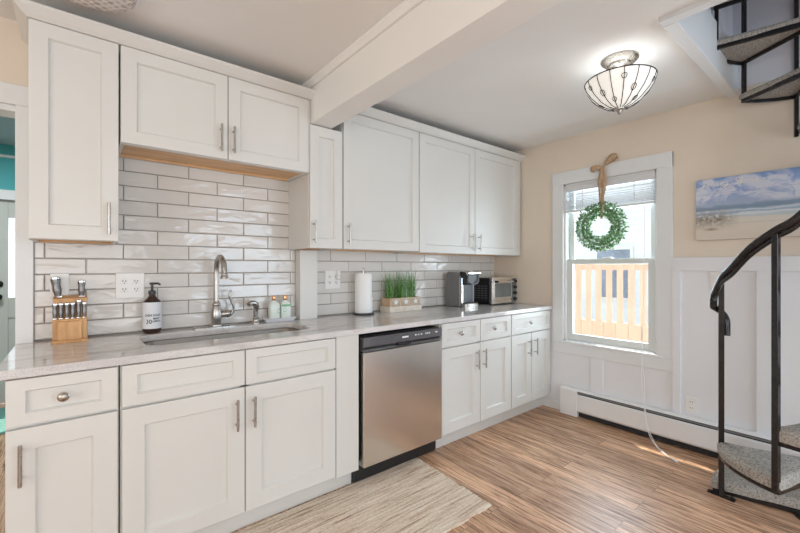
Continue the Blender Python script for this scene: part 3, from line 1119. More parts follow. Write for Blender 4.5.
def lotion_bottle(x, lab, dark):
    o = empty('lotion_bottle', (x, ty, CT + 0.0065), lab, 'soap bottle', 'pale bottles in the white tray')
    bb = bm_new()
    rs2 = []
    for i2, z in ((0.004, 0.0), (0.0, 0.006), (0.0, 0.088), (0.006, 0.100), (0.020, 0.110), (0.0215, 0.116)):
        rs2.append([(px, py, CT + 0.0065 + z) for px, py in rrect(x - 0.032 + i2, x + 0.032 - i2, ty - 0.0235 + i2 * 0.6, ty + 0.0235 - i2 * 0.6, 0.009, 4)])
    rings(bb, rs2)
    ob = obj('bottle', bb, lotion, o, smooth=True)
    bb = bm_new()
    lathe(bb, [(0.0125, 0.114), (0.0135, 0.116), (0.0135, 0.138), (0.012, 0.140)], (x, ty, CT + 0.0065), 16)
    obj('cap', bb, copper, o, smooth=True, label='copper cap')
    bb = bm_new()
    rr = random.Random(int(x * 1000))
    yl = ty - 0.0242
    cx_, cz_ = (x + 0.024, CT + 0.062) if not dark else (x - 0.012, CT + 0.066)
    for k in range(8):
        a = 2 * PI * k / 8
        l_ = 0.010
        c0 = Vector((cx_, yl, cz_)) + Vector((math.cos(a), 0, math.sin(a))) * 0.006
        u = Vector((math.cos(a), 0, math.sin(a)))
        n_ = Vector((-math.sin(a), 0, math.cos(a)))
        pts = [c0, c0 + u * l_ * 0.5 + n_ * 0.0028, c0 + u * l_, c0 + u * l_ * 0.5 - n_ * 0.0028]
        pts = [(min(max(p.x, x - 0.034), x + 0.034), yl, p.z) for p in pts]
        try:
            bb.faces.new([bb.verts.new(p) for p in pts])
        except Exception:
            pass
    if dark:
        for q in range(14):
            px = x - 0.028 + 0.056 * q / 13
            bb.faces.new([bb.verts.new(p) for p in ((px - 0.0025, yl, CT + 0.094), (px + 0.0025, yl, CT + 0.094), (px + 0.001, yl, CT + 0.078 + 0.008 * rr.random()))])
        box(bb, x - 0.031, x + 0.031, yl - 0.0002, yl + 0.0004, CT + 0.085, CT + 0.096)
    obj('leaf_print', bb, greenp, ob)
    o.scale = (1, 1, 1.16)
    return o


lotion_bottle(tx - 0.038, 'pale green bottle with copper cap, on the faucet side of the tray', False)
lotion_bottle(tx + 0.036, 'copper-capped pale bottle with green leafy shoulder, beside the white post', True)

# ------------------------------------------------------------------ outlets
OUTL = 'wall outlets and switches'


def outlet(name, x0, x1, z0, z1, yf, label, cat, gangs, nx=0.0):
    o = empty(name, ((x0 + x1) / 2, yf, (z0 + z1) / 2), label, cat, OUTL)
    bb = bm_new(); box(bb, x0, x1, yf - 0.006, yf, z0, z1)
    obj('cover_plate', bb, whitep, o, 0.0025)
    zc = (z0 + z1) / 2
    for i, kind in enumerate(gangs):
        gx = (x0 + x1) / 2 + (i - (len(gangs) - 1) / 2) * 0.052
        bb = bm_new()
        if kind == 'o':
            bb.free()
            for s in (-1, 1):
                bb = bm_new()
                box(bb, gx - 0.015, gx + 0.015, yf - 0.0085, yf - 0.006, zc + s * 0.021 - 0.0155, zc + s * 0.021 + 0.0155)
                rc = obj('receptacle', bb, whitep, o, 0.003)
                for q in (-0.0062, 0.0062):
                    bb = bm_new()
                    box(bb, gx + q - 0.0016, gx + q + 0.0016, yf - 0.0092, yf - 0.0082, zc + s * 0.021 - 0.001, zc + s * 0.021 + 0.008)
                    obj('slot', bb, darkg, rc)
                bb = bm_new()
                box(bb, gx - 0.0025, gx + 0.0025, yf - 0.0092, yf - 0.0082, zc + s * 0.021 - 0.010, zc + s * 0.021 - 0.005)
                obj('ground_hole', bb, darkg, rc)
        else:
            box(bb, gx - 0.0165, gx + 0.0165, yf - 0.010, yf - 0.006, zc - 0.033, zc + 0.033)
            obj('rocker', bb, whitep, o, 0.002)
    return o


outlet('light_switch', -0.118, -0.048, 1.125, 1.245, -0.0095, 'white rocker light switch on the tile partly behind the knife block', 'switch', ['s'])
outlet('electrical_outlet', 0.136, 0.262, 1.112, 1.244, -0.0095, 'white double outlet on the tile above the dark soap bottle', 'outlet', ['o', 'o'])
ou = outlet('electrical_outlet', 1.352, 1.478, 1.118, 1.250, -0.0095, 'white double outlet on the tile between post and paper towels', 'outlet', ['o', 'o'])
nl = empty('plug_in_freshener', (1.452, -0.02, 1.19), 'small white plug-in in the outlet beside the paper towels', 'plug')
b = bm_new()
lathe(b, [(0.008, 0), (0.016, 0.006), (0.017, 0.020), (0.012, 0.030), (0.006, 0.036), (0.006, 0.05), (0.003, 0.075)], (1.446, -0.040, 1.185), 14)
tube(b, [(1.446, -0.018, 1.198), (1.446, -0.04, 1.198)], 0.008, 8)
obj('housing', b, whitep, nl, smooth=True)
outlet('electrical_outlet', 2.588, 2.662, 1.095, 1.220, -0.0095, 'white outlet on the tile behind the coffee maker', 'outlet', ['o'])

# outlet low on the wainscot (faces -x)
o = empty('electrical_outlet', (L - 0.009, -1.695, 0.312), 'white outlet low on the wainscot above the baseboard heater', 'outlet', OUTL)
b = bm_new(); box(b, L - 0.0145, L - 0.0085, -1.66, -1.73, 0.252, 0.366)
obj('cover_plate', b, whitep, o, 0.0025)
for s in (-1, 1):
    b = bm_new()
    box(b, L - 0.017, L - 0.0145, -1.680, -1.710, 0.309 + s * 0.021 - 0.0155, 0.309 + s * 0.021 + 0.0155)
    rc = obj('receptacle', b, whitep, o, 0.003)
    for q in (-0.0062, 0.0062):
        b = bm_new()
        box(b, L - 0.0178, L - 0.0168, -1.695 + q - 0.0016, -1.695 + q + 0.0016, 0.309 + s * 0.021, 0.309 + s * 0.021 + 0.008)
        obj('slot', b, darkg, rc)

# white switch up on the wainscot behind the handrail
b = bm_new(); box(b, L - 0.0145, L - 0.0085, -1.80, -1.87, 1.13, 1.246)
o = empty('light_switch', (L - 0.009, -1.835, 1.19), 'white switch plate on the wainscot behind the black handrail', 'switch', OUTL)
obj('cover_plate', b, whitep, o, 0.0025)
b = bm_new(); box(b, L - 0.018, L - 0.0145, -1.82, -1.85, 1.155, 1.22)
obj('rocker', b, whitep, o, 0.002)

# ------------------------------------------------------------------ paper towels
px_, py_ = 1.625, -0.098
pt = empty('paper_towel_holder', (px_, py_, CT), 'upright white paper towel roll on a wire stand against the tile', 'paper towels')
b = bm_new()
lathe(b, [(0.078, 0), (0.082, 0.003), (0.082, 0.009), (0.075, 0.013), (0.01, 0.014)], (px_, py_, CT), 28)
obj('base', b, blackm, pt, smooth=True)
b = bm_new()
rs_ = []
lathe(b, [(0.020, 0.016), (0.062, 0.015), (0.0635, 0.018), (0.0635, 0.302), (0.062, 0.305), (0.020, 0.304)], (px_, py_, CT), 36)
obj('paper_roll', b, paperm, pt, smooth=True)
b = bm_new()
tube(b, [(px_, py_, CT + 0.01), (px_, py_, CT + 0.320)], 0.004, 8)
ring = [(px_ + 0.014 * math.cos(a), py_, CT + 0.332 + 0.014 * math.sin(a)) for a in [2 * PI * i / 16 for i in range(17)]]
tube(b, ring, 0.003, 8)
obj('rod', b, chrome, pt, smooth=True)
b = bm_new()
tube(b, [(px_ + 0.074, py_ - 0.01, CT + 0.008), (px_ + 0.074, py_ - 0.01, CT + 0.12), (px_ + 0.069, py_ - 0.008, CT + 0.125)], 0.0035, 8)
obj('tension_arm', b, chrome, pt, smooth=True)

# ------------------------------------------------------------------ planter with grass
gx0, gx1, gy0, gy1 = 1.835, 2.150, -0.150, -0.035
pl = empty('grass_planter', ((gx0 + gx1) / 2, (gy0 + gy1) / 2, CT), 'rustic wooden planter box of green grass decorated with white starfish', 'planter')
b = bm_new()
box(b, gx0 - 0.008, gx1 + 0.008, gy0 - 0.008, gy1 + 0.008, CT, CT + 0.045)
obj('lower_tray', b, whitew, pl, 0.003)
b = bm_new()
for q in (0,):
    box(b, gx0, gx1, gy0, gy0 + 0.01, CT + 0.045, CT + 0.110)
    box(b, gx0, gx1, gy1 - 0.01, gy1, CT + 0.045, CT + 0.110)
    box(b, gx0, gx0 + 0.01, gy0 + 0.01, gy1 - 0.01, CT + 0.045, CT + 0.110)
    box(b, gx1 - 0.01, gx1, gy0 + 0.01, gy1 - 0.01, CT + 0.045, CT + 0.110)
    box(b, gx0 + 0.01, gx1 - 0.01, gy0 + 0.01, gy1 - 0.01, CT + 0.085, CT + 0.095)
bxo = obj('planter_box', b, planterw, pl, 0.003)
for q in range(3):
    cx_ = gx0 + 0.055 + q * 0.100
    b = bm_new()
    box(b, cx_ - 0.040, cx_ + 0.040, gy0 - 0.003, gy0 - 0.0002, CT + 0.049, CT + 0.106)
    obj('front_panel', b, panelw, bxo)
    b = bm_new()
    poly = []
    for k in range(10):
        r = 0.029 if k % 2 == 0 else 0.0115
        a = PI / 2 + 2 * PI * k / 10 + 0.15 * (q - 1)
        poly.append((cx_ + r * math.cos(a), CT + 0.078 + r * math.sin(a)))
    prism(b, poly, 'y', gy0 - 0.009, gy0 - 0.003)
    obj('starfish', b, starm, pl, 0.002)
b = bm_new()
rr = random.Random(3)
for k in range(230):
    x = rr.uniform(gx0 + 0.015, gx1 - 0.015)
    y_ = rr.uniform(gy0 + 0.016, gy1 - 0.016)
    hgt = rr.uniform(0.14, 0.265)
    lx = rr.gauss(0, 0.034) + (x - (gx0 + gx1) / 2) * 0.20
    ly = rr.gauss(0, 0.018)
    ly = max(min(ly, gy1 + 0.008 - y_), -0.08)
    wd = rr.uniform(0.0018, 0.0036)
    a = rr.uniform(0, PI)
    ux, uy = math.cos(a) * wd, math.sin(a) * wd
    prev = None
    for s in range(5):
        t = s / 4
        cx_, cy_, cz_ = x + lx * t * t, y_ + ly * t * t, CT + 0.093 + hgt * (t - 0.10 * t * t * abs(lx) * 10)
        kk = 1 - 0.92 * t * t
        vs = (b.verts.new((cx_ - ux * kk, cy_ - uy * kk, cz_)), b.verts.new((cx_ + ux * kk, cy_ + uy * kk, cz_)))
        if prev:
            b.faces.new((prev[0], prev[1], vs[1], vs[0]))
        prev = vs
obj('grass_blades', b, grassm, pl, smooth=True)

# ------------------------------------------------------------------ coffee maker
cx0, cx1, cyb, cyf = 2.545, 2.742, -0.050, -0.280
cm = empty('coffee_maker', ((cx0 + cx1) / 2, (cyb + cyf) / 2, CT), 'grey single-cup coffee maker with chrome front standing before the tile', 'coffee maker')
b = bm_new()
prism(b, [(cyb, CT), (cyb - 0.170, CT), (cyb - 0.170, CT + 0.245), (cyb - 0.150, CT + 0.268), (cyb - 0.03, CT + 0.278), (cyb, CT + 0.262)], 'x', cx0, cx1 - 0.0)
obj('water_tank', b, silver, cm, 0.008, label='grey side housing')
b = bm_new()
prism(b, [(cyb - 0.160, CT + 0.175), (cyb - 0.235, CT + 0.180), (cyb - 0.240, CT + 0.250), (cyb - 0.225, CT + 0.272), (cyb - 0.150, CT + 0.282), (cyb - 0.150, CT + 0.175)], 'x', cx0 + 0.022, cx1 - 0.022)
hd = obj('brew_head', b, black, cm, 0.008)
b = bm_new()
prism(b, [(cyb - 0.238, CT + 0.252), (cyb - 0.262, CT + 0.262), (cyb - 0.262, CT + 0.276), (cyb - 0.225, CT + 0.284), (cyb - 0.150, CT + 0.290), (cyb - 0.150, CT + 0.283), (cyb - 0.222, CT + 0.276)], 'x', cx0 + 0.016, cx1 - 0.016)
obj('lid', b, chrome, cm, 0.004)
b = bm_new()
tube(b, smooth_path([(cx0 + 0.034, cyb - 0.242, CT + 0.250), (cx0 + 0.038, cyb - 0.250, CT + 0.205), (cx0 + 0.075, cyb - 0.252, CT + 0.185), (cx1 - 0.075, cyb - 0.252, CT + 0.185), (cx1 - 0.038, cyb - 0.250, CT + 0.205), (cx1 - 0.034, cyb - 0.242, CT + 0.250)]), 0.0045, 8)
obj('handle', b, silver, cm, smooth=True)
b = bm_new()
box(b, cx0 + 0.030, cx1 - 0.030, cyb - 0.178, cyb - 0.170, CT + 0.04, CT + 0.18)
obj('back_plate', b, black, cm, 0.002)
b = bm_new()
for x in (cx0 + 0.012,):
    box(b, x, x + 0.018, cyb - 0.186, cyb - 0.168, CT + 0.03, CT + 0.235)
obj('front_trim', b, chrome, cm, 0.005)
b = bm_new()
rings(b, [[(x, y_, CT + z) for x, y_ in rrect(cx0 + 0.010 + i_, cx1 - 0.010 - i_, cyf - 0.005 + i_, cyb - 0.170, 0.022, 4)] for z, i_ in ((0.0, 0.0), (0.028, 0.0), (0.034, 0.006))])
obj('drip_tray', b, nickel, cm, smooth=True)
b = bm_new()
for q in range(7):
    x = cx0 + 0.035 + q * 0.022
    box(b, x, x + 0.009, cyf + 0.010, cyb - 0.180, CT + 0.0335, CT + 0.0365)
obj('drip_grid', b, black, cm)
cm.scale = (1, 1, 1.11)

# ------------------------------------------------------------------ toaster oven
ox0, ox1, oyb, oyf = 2.915, 3.285, -0.035, -0.285
to = empty('toaster_oven', ((ox0 + ox1) / 2, (oyb + oyf) / 2, CT), 'stainless countertop toaster oven in the corner by the end wall', 'toaster oven')
zb, zt = CT + 0.014, CT + 0.252
b = bm_new(); box(b, ox0, ox1, oyf + 0.02, oyb, zb, zt)
cs = obj('casing', b, black, to, 0.012)
b = bm_new()
for q in range(6):
    for s in range(4):
        box(b, ox0 - 0.0012, ox0 + 0.001, oyf + 0.06 + s * 0.042, oyf + 0.088 + s * 0.042, zb + 0.045 + q * 0.022, zb + 0.053 + q * 0.022)
obj('side_vents', b, silver, cs)
b = bm_new()
prism(b, [(ox0 - 0.004, zb - 0.004), (ox1 + 0.004, zb - 0.004), (ox1 + 0.004, zt - 0.006), (ox1 - 0.006, zt + 0.004), (ox0 + 0.006, zt + 0.004), (ox0 - 0.004, zt - 0.006)], 'y', oyf, oyf + 0.028)
box(b, ox0 + 0.004, ox1 - 0.004, oyf + 0.02, oyb + 0.0, zt - 0.002, zt + 0.004)
fr_ = obj('front_frame', b, steel2, to, 0.006)
b = bm_new()
box(b, ox0 + 0.018, ox1 - 0.078, oyf - 0.008, oyf, zb + 0.040, zt - 0.018)
dd = obj('oven_door', b, steel2, to, 0.004)
b = bm_new()
box(b, ox0 + 0.032, ox1 - 0.092, oyf - 0.0095, oyf - 0.007, zb + 0.056, zt - 0.052)
obj('glass_pane', b, ovg, dd, 0.001)
b = bm_new()
tube(b, [(ox0 + 0.03, oyf - 0.036, zt - 0.036), (ox1 - 0.09, oyf - 0.036, zt - 0.036)], 0.0085, 10)
obj('handle', b, chrome, dd, smooth=True)
b = bm_new()
for x in (ox0 + 0.034, ox1 - 0.096):
    box(b, x - 0.009, x + 0.009, oyf - 0.044, oyf - 0.006, zt - 0.046, zt - 0.024)
obj('handle_mount', b, black, dd, 0.003)
b = bm_new(); box(b, ox0 + 0.02, ox1 - 0.08, oyf - 0.004, oyf, zb + 0.004, zb + 0.034)
cr = obj('crumb_tray', b, steel2, to, 0.002)
b = bm_new(); box(b, ox1 - 0.070, ox1 - 0.004, oyf - 0.004, oyf, zb + 0.002, zt - 0.006)
obj('control_panel', b, ovg, to, 0.003)
for q in range(4):
    b = bm_new()
    lathe(b, [(0.018, 0), (0.018, -0.004), (0.014, -0.006), (0.0125, -0.026), (0.010, -0.028)], (ox1 - 0.036, oyf - 0.004, zb + 0.034 + q * 0.056), 16, 'y')
    obj('knob', b, black, to, smooth=True)
for sxx in (ox0 + 0.03, ox1 - 0.03):
    for syy in (oyf + 0.04, oyb - 0.03):
        b = bm_new(); lathe(b, [(0.012, 0), (0.014, 0.016)], (sxx, syy, CT), 10)
        obj('foot', b, black, to)

# ------------------------------------------------------------------ window blind
bl = empty('window_blind', (L + 0.005, -1.12, 1.98), 'white slatted blind drawn up at the window top behind the wreath', 'blind')
b = bm_new(); box(b, L - 0.014, L + 0.036, -0.780, -1.470, 1.935, 1.984)
obj('headrail', b, blindm, bl, 0.004)
zs = [1.908, 1.886, 1.868, 1.853, 1.840, 1.828, 1.816, 1.805, 1.794, 1.783]
for z in zs:
    b = bm_new()
    prism(b, [(L - 0.013, z - 0.007), (L + 0.011, z + 0.002), (L + 0.034, z + 0.004), (L + 0.034, z + 0.007), (L + 0.011, z + 0.005), (L - 0.013, z - 0.0045)], 'y', -0.782, -1.466)
    obj('slat', b, blindm, bl)
b = bm_new(); box(b, L - 0.014, L + 0.036, -0.782, -1.466, 1.752, 1.771)
obj('bottom_rail', b, blindm, bl, 0.004)
for y_ in (-0.93, -1.33):
    b = bm_new(); box(b, L - 0.017, L - 0.0145, y_ - 0.003, y_ + 0.003, 1.760, 1.935)
    obj('ladder_tape', b, blindm, bl)
b = bm_new()
cp_ = smooth_path([(L - 0.02, -1.405, 1.94), (L - 0.03, -1.405, 1.5), (L - 0.036, -1.402, 1.0), (L - 0.042, -1.395, 0.62), (L - 0.075, -1.42, 0.45), (L - 0.10, -1.435, 0.27), (L - 0.12, -1.455, 0.13), (L - 0.17, -1.52, 0.03), (L - 0.24, -1.60, 0.008), (L - 0.30, -1.665, 0.007)], 8)
tube(b, cp_, 0.0022, 6)
cp2 = smooth_path([(L - 0.042, -1.395, 0.62), (L - 0.078, -1.405, 0.45), (L - 0.105, -1.425, 0.27), (L - 0.14, -1.47, 0.08), (L - 0.19, -1.54, 0.012), (L - 0.26, -1.61, 0.007), (L - 0.30, -1.66, 0.007)], 8)
tube(b, cp2, 0.0022, 6)
co = obj('lift_cord', b, cordm, bl, smooth=True)
b = bm_new()
tube(b, [(L - 0.29, -1.65, 0.010), (L - 0.315, -1.69, 0.010), (L - 0.33, -1.70, 0.012)], [0.005, 0.010, 0.006], 10)
obj('tassel', b, cordm, co, smooth=True)

# ------------------------------------------------------------------ wreath
wx, wy, wz = L - 0.075, -1.103, 1.602
wr = empty('window_wreath', (wx, wy, wz), 'round green boxwood wreath hanging by a burlap bow on the window', 'wreath')
rr = random.Random(11)
b = bm_new()
R0, r0 = 0.143, 0.054
for k in range(3400):
    a = rr.uniform(0, 2 * PI)
    t = rr.uniform(0, 2 * PI)
    q = r0 * math.sqrt(rr.uniform(0.12, 1.0)) * rr.uniform(0.85, 1.12)
    rad = R0 + q * math.cos(t)
    P0 = Vector((wx + q * 0.75 * math.sin(t), wy + rad * math.cos(a), wz + rad * math.sin(a)))
    out = Vector((math.sin(t) * 0.7, math.cos(a) * math.cos(t), math.sin(a) * math.cos(t)))
    d_ = (out + Vector((rr.gauss(0, .6), rr.gauss(0, .6), rr.gauss(0, .6)))).normalized()
    s_ = d_.cross(Vector((rr.gauss(0, 1), rr.gauss(0, 1), rr.gauss(0, 1)))).normalized()
    n_ = d_.cross(s_)
    ln = rr.uniform(0.013, 0.022)
    wd = ln * rr.uniform(0.26, 0.36)
    vs = [P0, P0 + d_ * ln * 0.4 + s_ * wd + n_ * 0.002, P0 + d_ * ln * 0.8 + s_ * wd * 0.7, P0 + d_ * ln, P0 + d_ * ln * 0.8 - s_ * wd * 0.7, P0 + d_ * ln * 0.4 - s_ * wd + n_ * 0.002]
    f_ = b.faces.new([b.verts.new(p) for p in vs])
    f_.material_index = 1 if rr.random() < 0.33 else 0
obj('foliage', b, [leafm, leafl], wr)
b = bm_new()
tube(b, [(wx, wy + R0 * math.cos(2 * PI * i / 36), wz + R0 * math.sin(2 * PI * i / 36)) for i in range(37)], 0.012, 8)
obj('hoop', b, leafm, wr, smooth=True)


def strip(bm, pts, wdt, tw=0.0):
    prev = None
    n = len(pts)
    for i, p in enumerate(pts):
        p = Vector(p)
        t = (Vector(pts[min(i + 1, n - 1)]) - Vector(pts[max(i - 1, 0)])).normalized()
        s_ = t.cross(Vector((1, 0, 0)))
        if s_.length < 1e-3:
            s_ = Vector((0, 1, 0))
        s_ = (s_.normalized() + Vector((tw * math.sin(i * 1.3), 0, 0))).normalized()
        ww = wdt[i] if isinstance(wdt, (list, tuple)) else wdt
        vs = (bm.verts.new(p - s_ * ww), bm.verts.new(p + s_ * ww))
        if prev:
            bm.faces.new((prev[0], prev[1], vs[1], vs[0]))
        prev = vs


bowc = Vector((L - 0.038, -1.112, 2.095))
b = bm_new()
for sgn, ez in ((1, -0.012), (-1, 0.065)):
    for fx_ in (-0.012, 0.012):
        pts = [bowc, bowc + Vector((fx_, sgn * 0.03, ez * 0.4)), bowc + Vector((fx_ * 1.6, sgn * 0.072, ez * 0.85)), bowc + Vector((fx_, sgn * 0.094, ez * 1.05)), bowc + Vector((0, sgn * 0.102, ez * 1.1))]
        strip(b, smooth_path(pts, 3), [0.004 + 0.021 * math.sin(PI * min(1.0, i / 12.5)) ** 1.3 for i in range(13)], 0.15)
bw = obj('bow', b, burlap, wr, smooth=True)
md = bw.modifiers.new('thick', 'SOLIDIFY'); md.thickness = 0.0015
b = bm_new()
lathe(b, [(0.006, -0.014), (0.012, -0.006), (0.012, 0.006), (0.006, 0.014)], bowc, 10)
obj('bow_knot', b, burlap, bw, smooth=True)
b = bm_new()
strip(b, smooth_path([bowc + Vector((-0.004, 0.004, 0)), bowc + Vector((-0.014, 0.016, -0.08)), bowc + Vector((-0.026, 0.020, -0.19)), bowc + Vector((-0.042, 0.006, -0.30))], 4), [0.004 + 0.016 * math.sin(PI * min(1, i / 9)) + 0.004 * (i > 8) for i in range(13)], 0.3)
strip(b, smooth_path([bowc + Vector((-0.004, -0.002, 0)), bowc + Vector((-0.016, -0.014, -0.10)), bowc + Vector((-0.036, -0.016, -0.24)), bowc + Vector((-0.098, -0.036, -0.38))], 4), [0.004 + 0.014 * math.sin(PI * min(1, i / 9)) + 0.004 * (i > 8) for i in range(13)], 0.3)
strip(b, smooth_path([bowc + Vector((0, 0, 0)), bowc + Vector((-0.02, 0.0, -0.15)), bowc + Vector((-0.03, 0.002, -0.30)), bowc + Vector((-0.036, 0.0, -0.43))], 4), 0.009, 0.2)
rb = obj('ribbon_tails', b, burlap, wr, smooth=True)
md = rb.modifiers.new('thick', 'SOLIDIFY'); md.thickness = 0.0015

# ------------------------------------------------------------------ beach picture
pic = empty('beach_picture', (L, -1.722, 1.458), 'plank board picture of a beach and sea on the tan end wall', 'picture')
b = bm_new()
prism(b, [(-1.722, 1.470), (-1.732, 1.458), (-2.512, 1.458), (-2.522, 1.470), (-2.522, 1.860), (-2.512, 1.872), (-1.734, 1.872), (-1.722, 1.860)], 'x', L - 0.022, L - 0.001)
board = obj('board', b, paintm, pic, 0.002)
# cursive lettering as thin white strokes; u runs along -y
ST = {
    'J': [[(0.9, 1.0), (0.55, 1.05), (0.62, 0.5), (0.5, -0.3), (0.2, -0.4), (0.15, -0.1), (0.7, 0.25), (1.0, 0.3)]],
    'e': [[(0, 0.2), (0.3, 0.35), (0.35, 0.5), (0.18, 0.5), (0.12, 0.2), (0.3, 0.02), (0.5, 0.15)]],
    'r': [[(0, 0.15), (0.12, 0.48), (0.22, 0.40), (0.36, 0.42), (0.30, 0.1), (0.42, 0.03), (0.5, 0.15)]],
    's': [[(0, 0.15), (0.22, 0.5), (0.32, 0.2), (0.22, 0.0), (0.08, 0.08)], [(0.22, 0.0), (0.5, 0.15)]],
    'y': [[(0, 0.45), (0.08, 0.12), (0.3, 0.1), (0.38, 0.45), (0.34, -0.2), (0.16, -0.42), (0.1, -0.25), (0.5, 0.15)]],
    'S': [[(0.75, 0.9), (0.5, 1.08), (0.25, 0.85), (0.5, 0.55), (0.55, 0.15), (0.25, -0.02), (0.05, 0.2)], [(0.3, 0.0), (0.75, 0.15)]],
    'h': [[(0, 0.15), (0.28, 0.8), (0.24, 1.0), (0.14, 0.9), (0.12, 0.02), (0.28, 0.45), (0.38, 0.35), (0.38, 0.05), (0.55, 0.15)]],
    'o': [[(0.3, 0.48), (0.06, 0.36), (0.08, 0.05), (0.32, 0.06), (0.36, 0.36), (0.26, 0.46), (0.55, 0.40)]],
}
b = bm_new()
u = 0.0
S = 0.046
for ch in 'Jersey Shore':
    if ch == ' ':
        u += 0.42
        continue
    wch = 0
    for strk in ST[ch]:
        pts = [(L - 0.0228, -1.736 - (u + a + c_ * 0.18) * S, 1.818 + c_ * S * 0.85) for a, c_ in strk]
        tube(b, smooth_path(pts, 3), 0.0023, 5)
        wch = max(wch, max(a for a, c_ in strk))
    u += wch * 0.96 + 0.02
obj('lettering', b, whitep, board)
b = bm_new()       # second line of script, too small to read
u = 0.0
for wlen in (0.034, 0.052):
    pts = [(L - 0.0228, -1.832 - u - wlen * i / 16, 1.797 + (0.004 if i % 2 else -0.003) * (1.3 if i % 5 == 1 else 0.8)) for i in range(17)]
    tube(b, smooth_path(pts, 3), 0.0011, 5)
    u += wlen + 0.012
obj('small_lettering', b, whitep, board)

# ------------------------------------------------------------------ baseboard heater
ht = empty('baseboard_heater', (L - 0.04, -2.0, 0), 'long white baseboard heater along the floor under the window', 'heater')
HXF = L - 0.07
hy0, hy1 = -0.905, -3.6
b = bm_new()
prism(b, [(L - 0.009, 0.228), (L - 0.009, 0.236), (HXF + 0.018, 0.236), (HXF + 0.002, 0.222), (HXF + 0.006, 0.219), (HXF + 0.02, 0.228)], 'y', hy0, hy1)
prism(b, [(L - 0.009, 0.01), (L - 0.009, 0.232), (L - 0.014, 0.232), (L - 0.014, 0.01)], 'y', hy0, hy1)
obj('back_cover', b, heatp, ht, 0.002)
b = bm_new()
prism(b, [(HXF + 0.010, 0.196), (HXF, 0.186), (HXF, 0.062), (HXF + 0.012, 0.048), (HXF + 0.016, 0.053), (HXF + 0.006, 0.066), (HXF + 0.006, 0.184), (HXF + 0.014, 0.193)], 'y', hy0, hy1)
obj('front_panel', b, heatp, ht)
b = bm_new()
prism(b, [(HXF + 0.004, 0.205), (HXF + 0.010, 0.215), (HXF + 0.014, 0.213), (HXF + 0.008, 0.203)], 'y', hy0, hy1)
obj('damper', b, silver, ht)
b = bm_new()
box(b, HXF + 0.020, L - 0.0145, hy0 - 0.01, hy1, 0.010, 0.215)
obj('shaded_fins', b, darkg, ht)  # fin block as near-black box, shade of both slots put into its colour
b = bm_new()
prism(b, [(L - 0.009, 0.002), (L - 0.009, 0.238), (HXF + 0.016, 0.238), (HXF - 0.003, 0.222), (HXF - 0.003, 0.002)], 'y', -0.757, -0.909)
obj('end_cap', b, heatp, ht, 0.004)

# ------------------------------------------------------------------ ceiling lamp by the window
lx, ly = 2.285, -1.625
cl_ = empty('ceiling_lamp', (lx, ly, CEIL), 'lit semi-flush ceiling lamp with a ribbed white glass bowl', 'ceiling lamp')
b = bm_new()
lathe(b, [(0.092, 0), (0.092, -0.008), (0.075, -0.024), (0.055, -0.026), (0.05, -0.034), (0.028, -0.036), (0.012, -0.05), (0.012, -0.15), (0.004, -0.15)], (lx, ly, CEIL), 32)
obj('canopy', b, pewter, cl_, smooth=True)
b = bm_new()
RB = 0.172
prof = [(RB, -0.118), (RB - 0.002, -0.128), (0.162, -0.152), (0.138, -0.192), (0.100, -0.234), (0.060, -0.260), (0.018, -0.272)]
inn = [(r - 0.004 if r > 0.03 else r, z + 0.004) for r, z in reversed(prof)]
rs = []
for r, z in prof + inn:
    rs.append([(lx + r * math.cos(2 * PI * i / 40), ly + r * math.sin(2 * PI * i / 40), CEIL + z) for i in range(40)])
rings(b, rs, cap=False)
bowl = obj('glass_bowl', b, lampg, cl_, smooth=True)


def bowl_pt(a, s, out=0.0012):
    n = len(prof) - 1
    k = min(int(s * n), n - 1)
    t = s * n - k
    r = prof[k][0] * (1 - t) + prof[k + 1][0] * t + out
    z = prof[k][1] * (1 - t) + prof[k + 1][1] * t - out
    return (lx + r * math.cos(a), ly + r * math.sin(a), CEIL + z)


b = bm_new()
for k in range(16):
    a = 2 * PI * (k + 0.3) / 16
    tube(b, [bowl_pt(a, s / 12) for s in range(13)], 0.0021, 5)
    sc_ = (0.35, 0.55, 0.72)[k % 3]
    loop = [bowl_pt(a + 0.075 * math.sin(q) * (0.5 + 0.5 / max(0.2, 1.3 - sc_)), sc_ + 0.055 * math.cos(q), 0.0022) for q in [2 * PI * i / 10 for i in range(11)]]
    tube(b, loop, 0.0018, 5)
tube(b, [(lx + (RB + 0.001) * math.cos(2 * PI * i / 40), ly + (RB + 0.001) * math.sin(2 * PI * i / 40), CEIL - 0.118) for i in range(41)], 0.003, 6)
obj('lead_lines', b, blackm, bowl)
b = bm_new()
lathe(b, [(0.030, -0.268), (0.028, -0.276), (0.014, -0.282), (0.010, -0.292), (0.006, -0.300), (0.002, -0.302)], (lx, ly, CEIL), 18)
obj('finial', b, pewter, cl_, smooth=True)
light('ceiling_lamp_bulb', 'POINT', (lx, ly, CEIL - 0.15), 0.9, (0.86, 0.93, 1.0), 0.06)

# ------------------------------------------------------------------ flush light over the sink end
wx2, wy2, wr2 = 0.008, -0.556, 0.192
fl = empty('flush_ceiling_light', (wx2, wy2, CEIL), 'flush ceiling light with woven pattern shade above the left cabinets', 'ceiling light')
b = bm_new()
lathe(b, [(wr2 - 0.01, 0), (wr2 - 0.004, -0.010), (wr2 - 0.012, -0.024), (wr2 - 0.03, -0.028)], (wx2, wy2, CEIL), 48)
obj('rim', b, ceram, fl, smooth=True)
b = bm_new()
lathe(b, [(wr2 - 0.02, -0.024), (wr2 - 0.022, -0.032), (wr2 - 0.06, -0.042), (0.05, -0.048), (0.005, -0.049)], (wx2, wy2, CEIL), 48)
obj('shade', b, wovenm, fl, smooth=True)

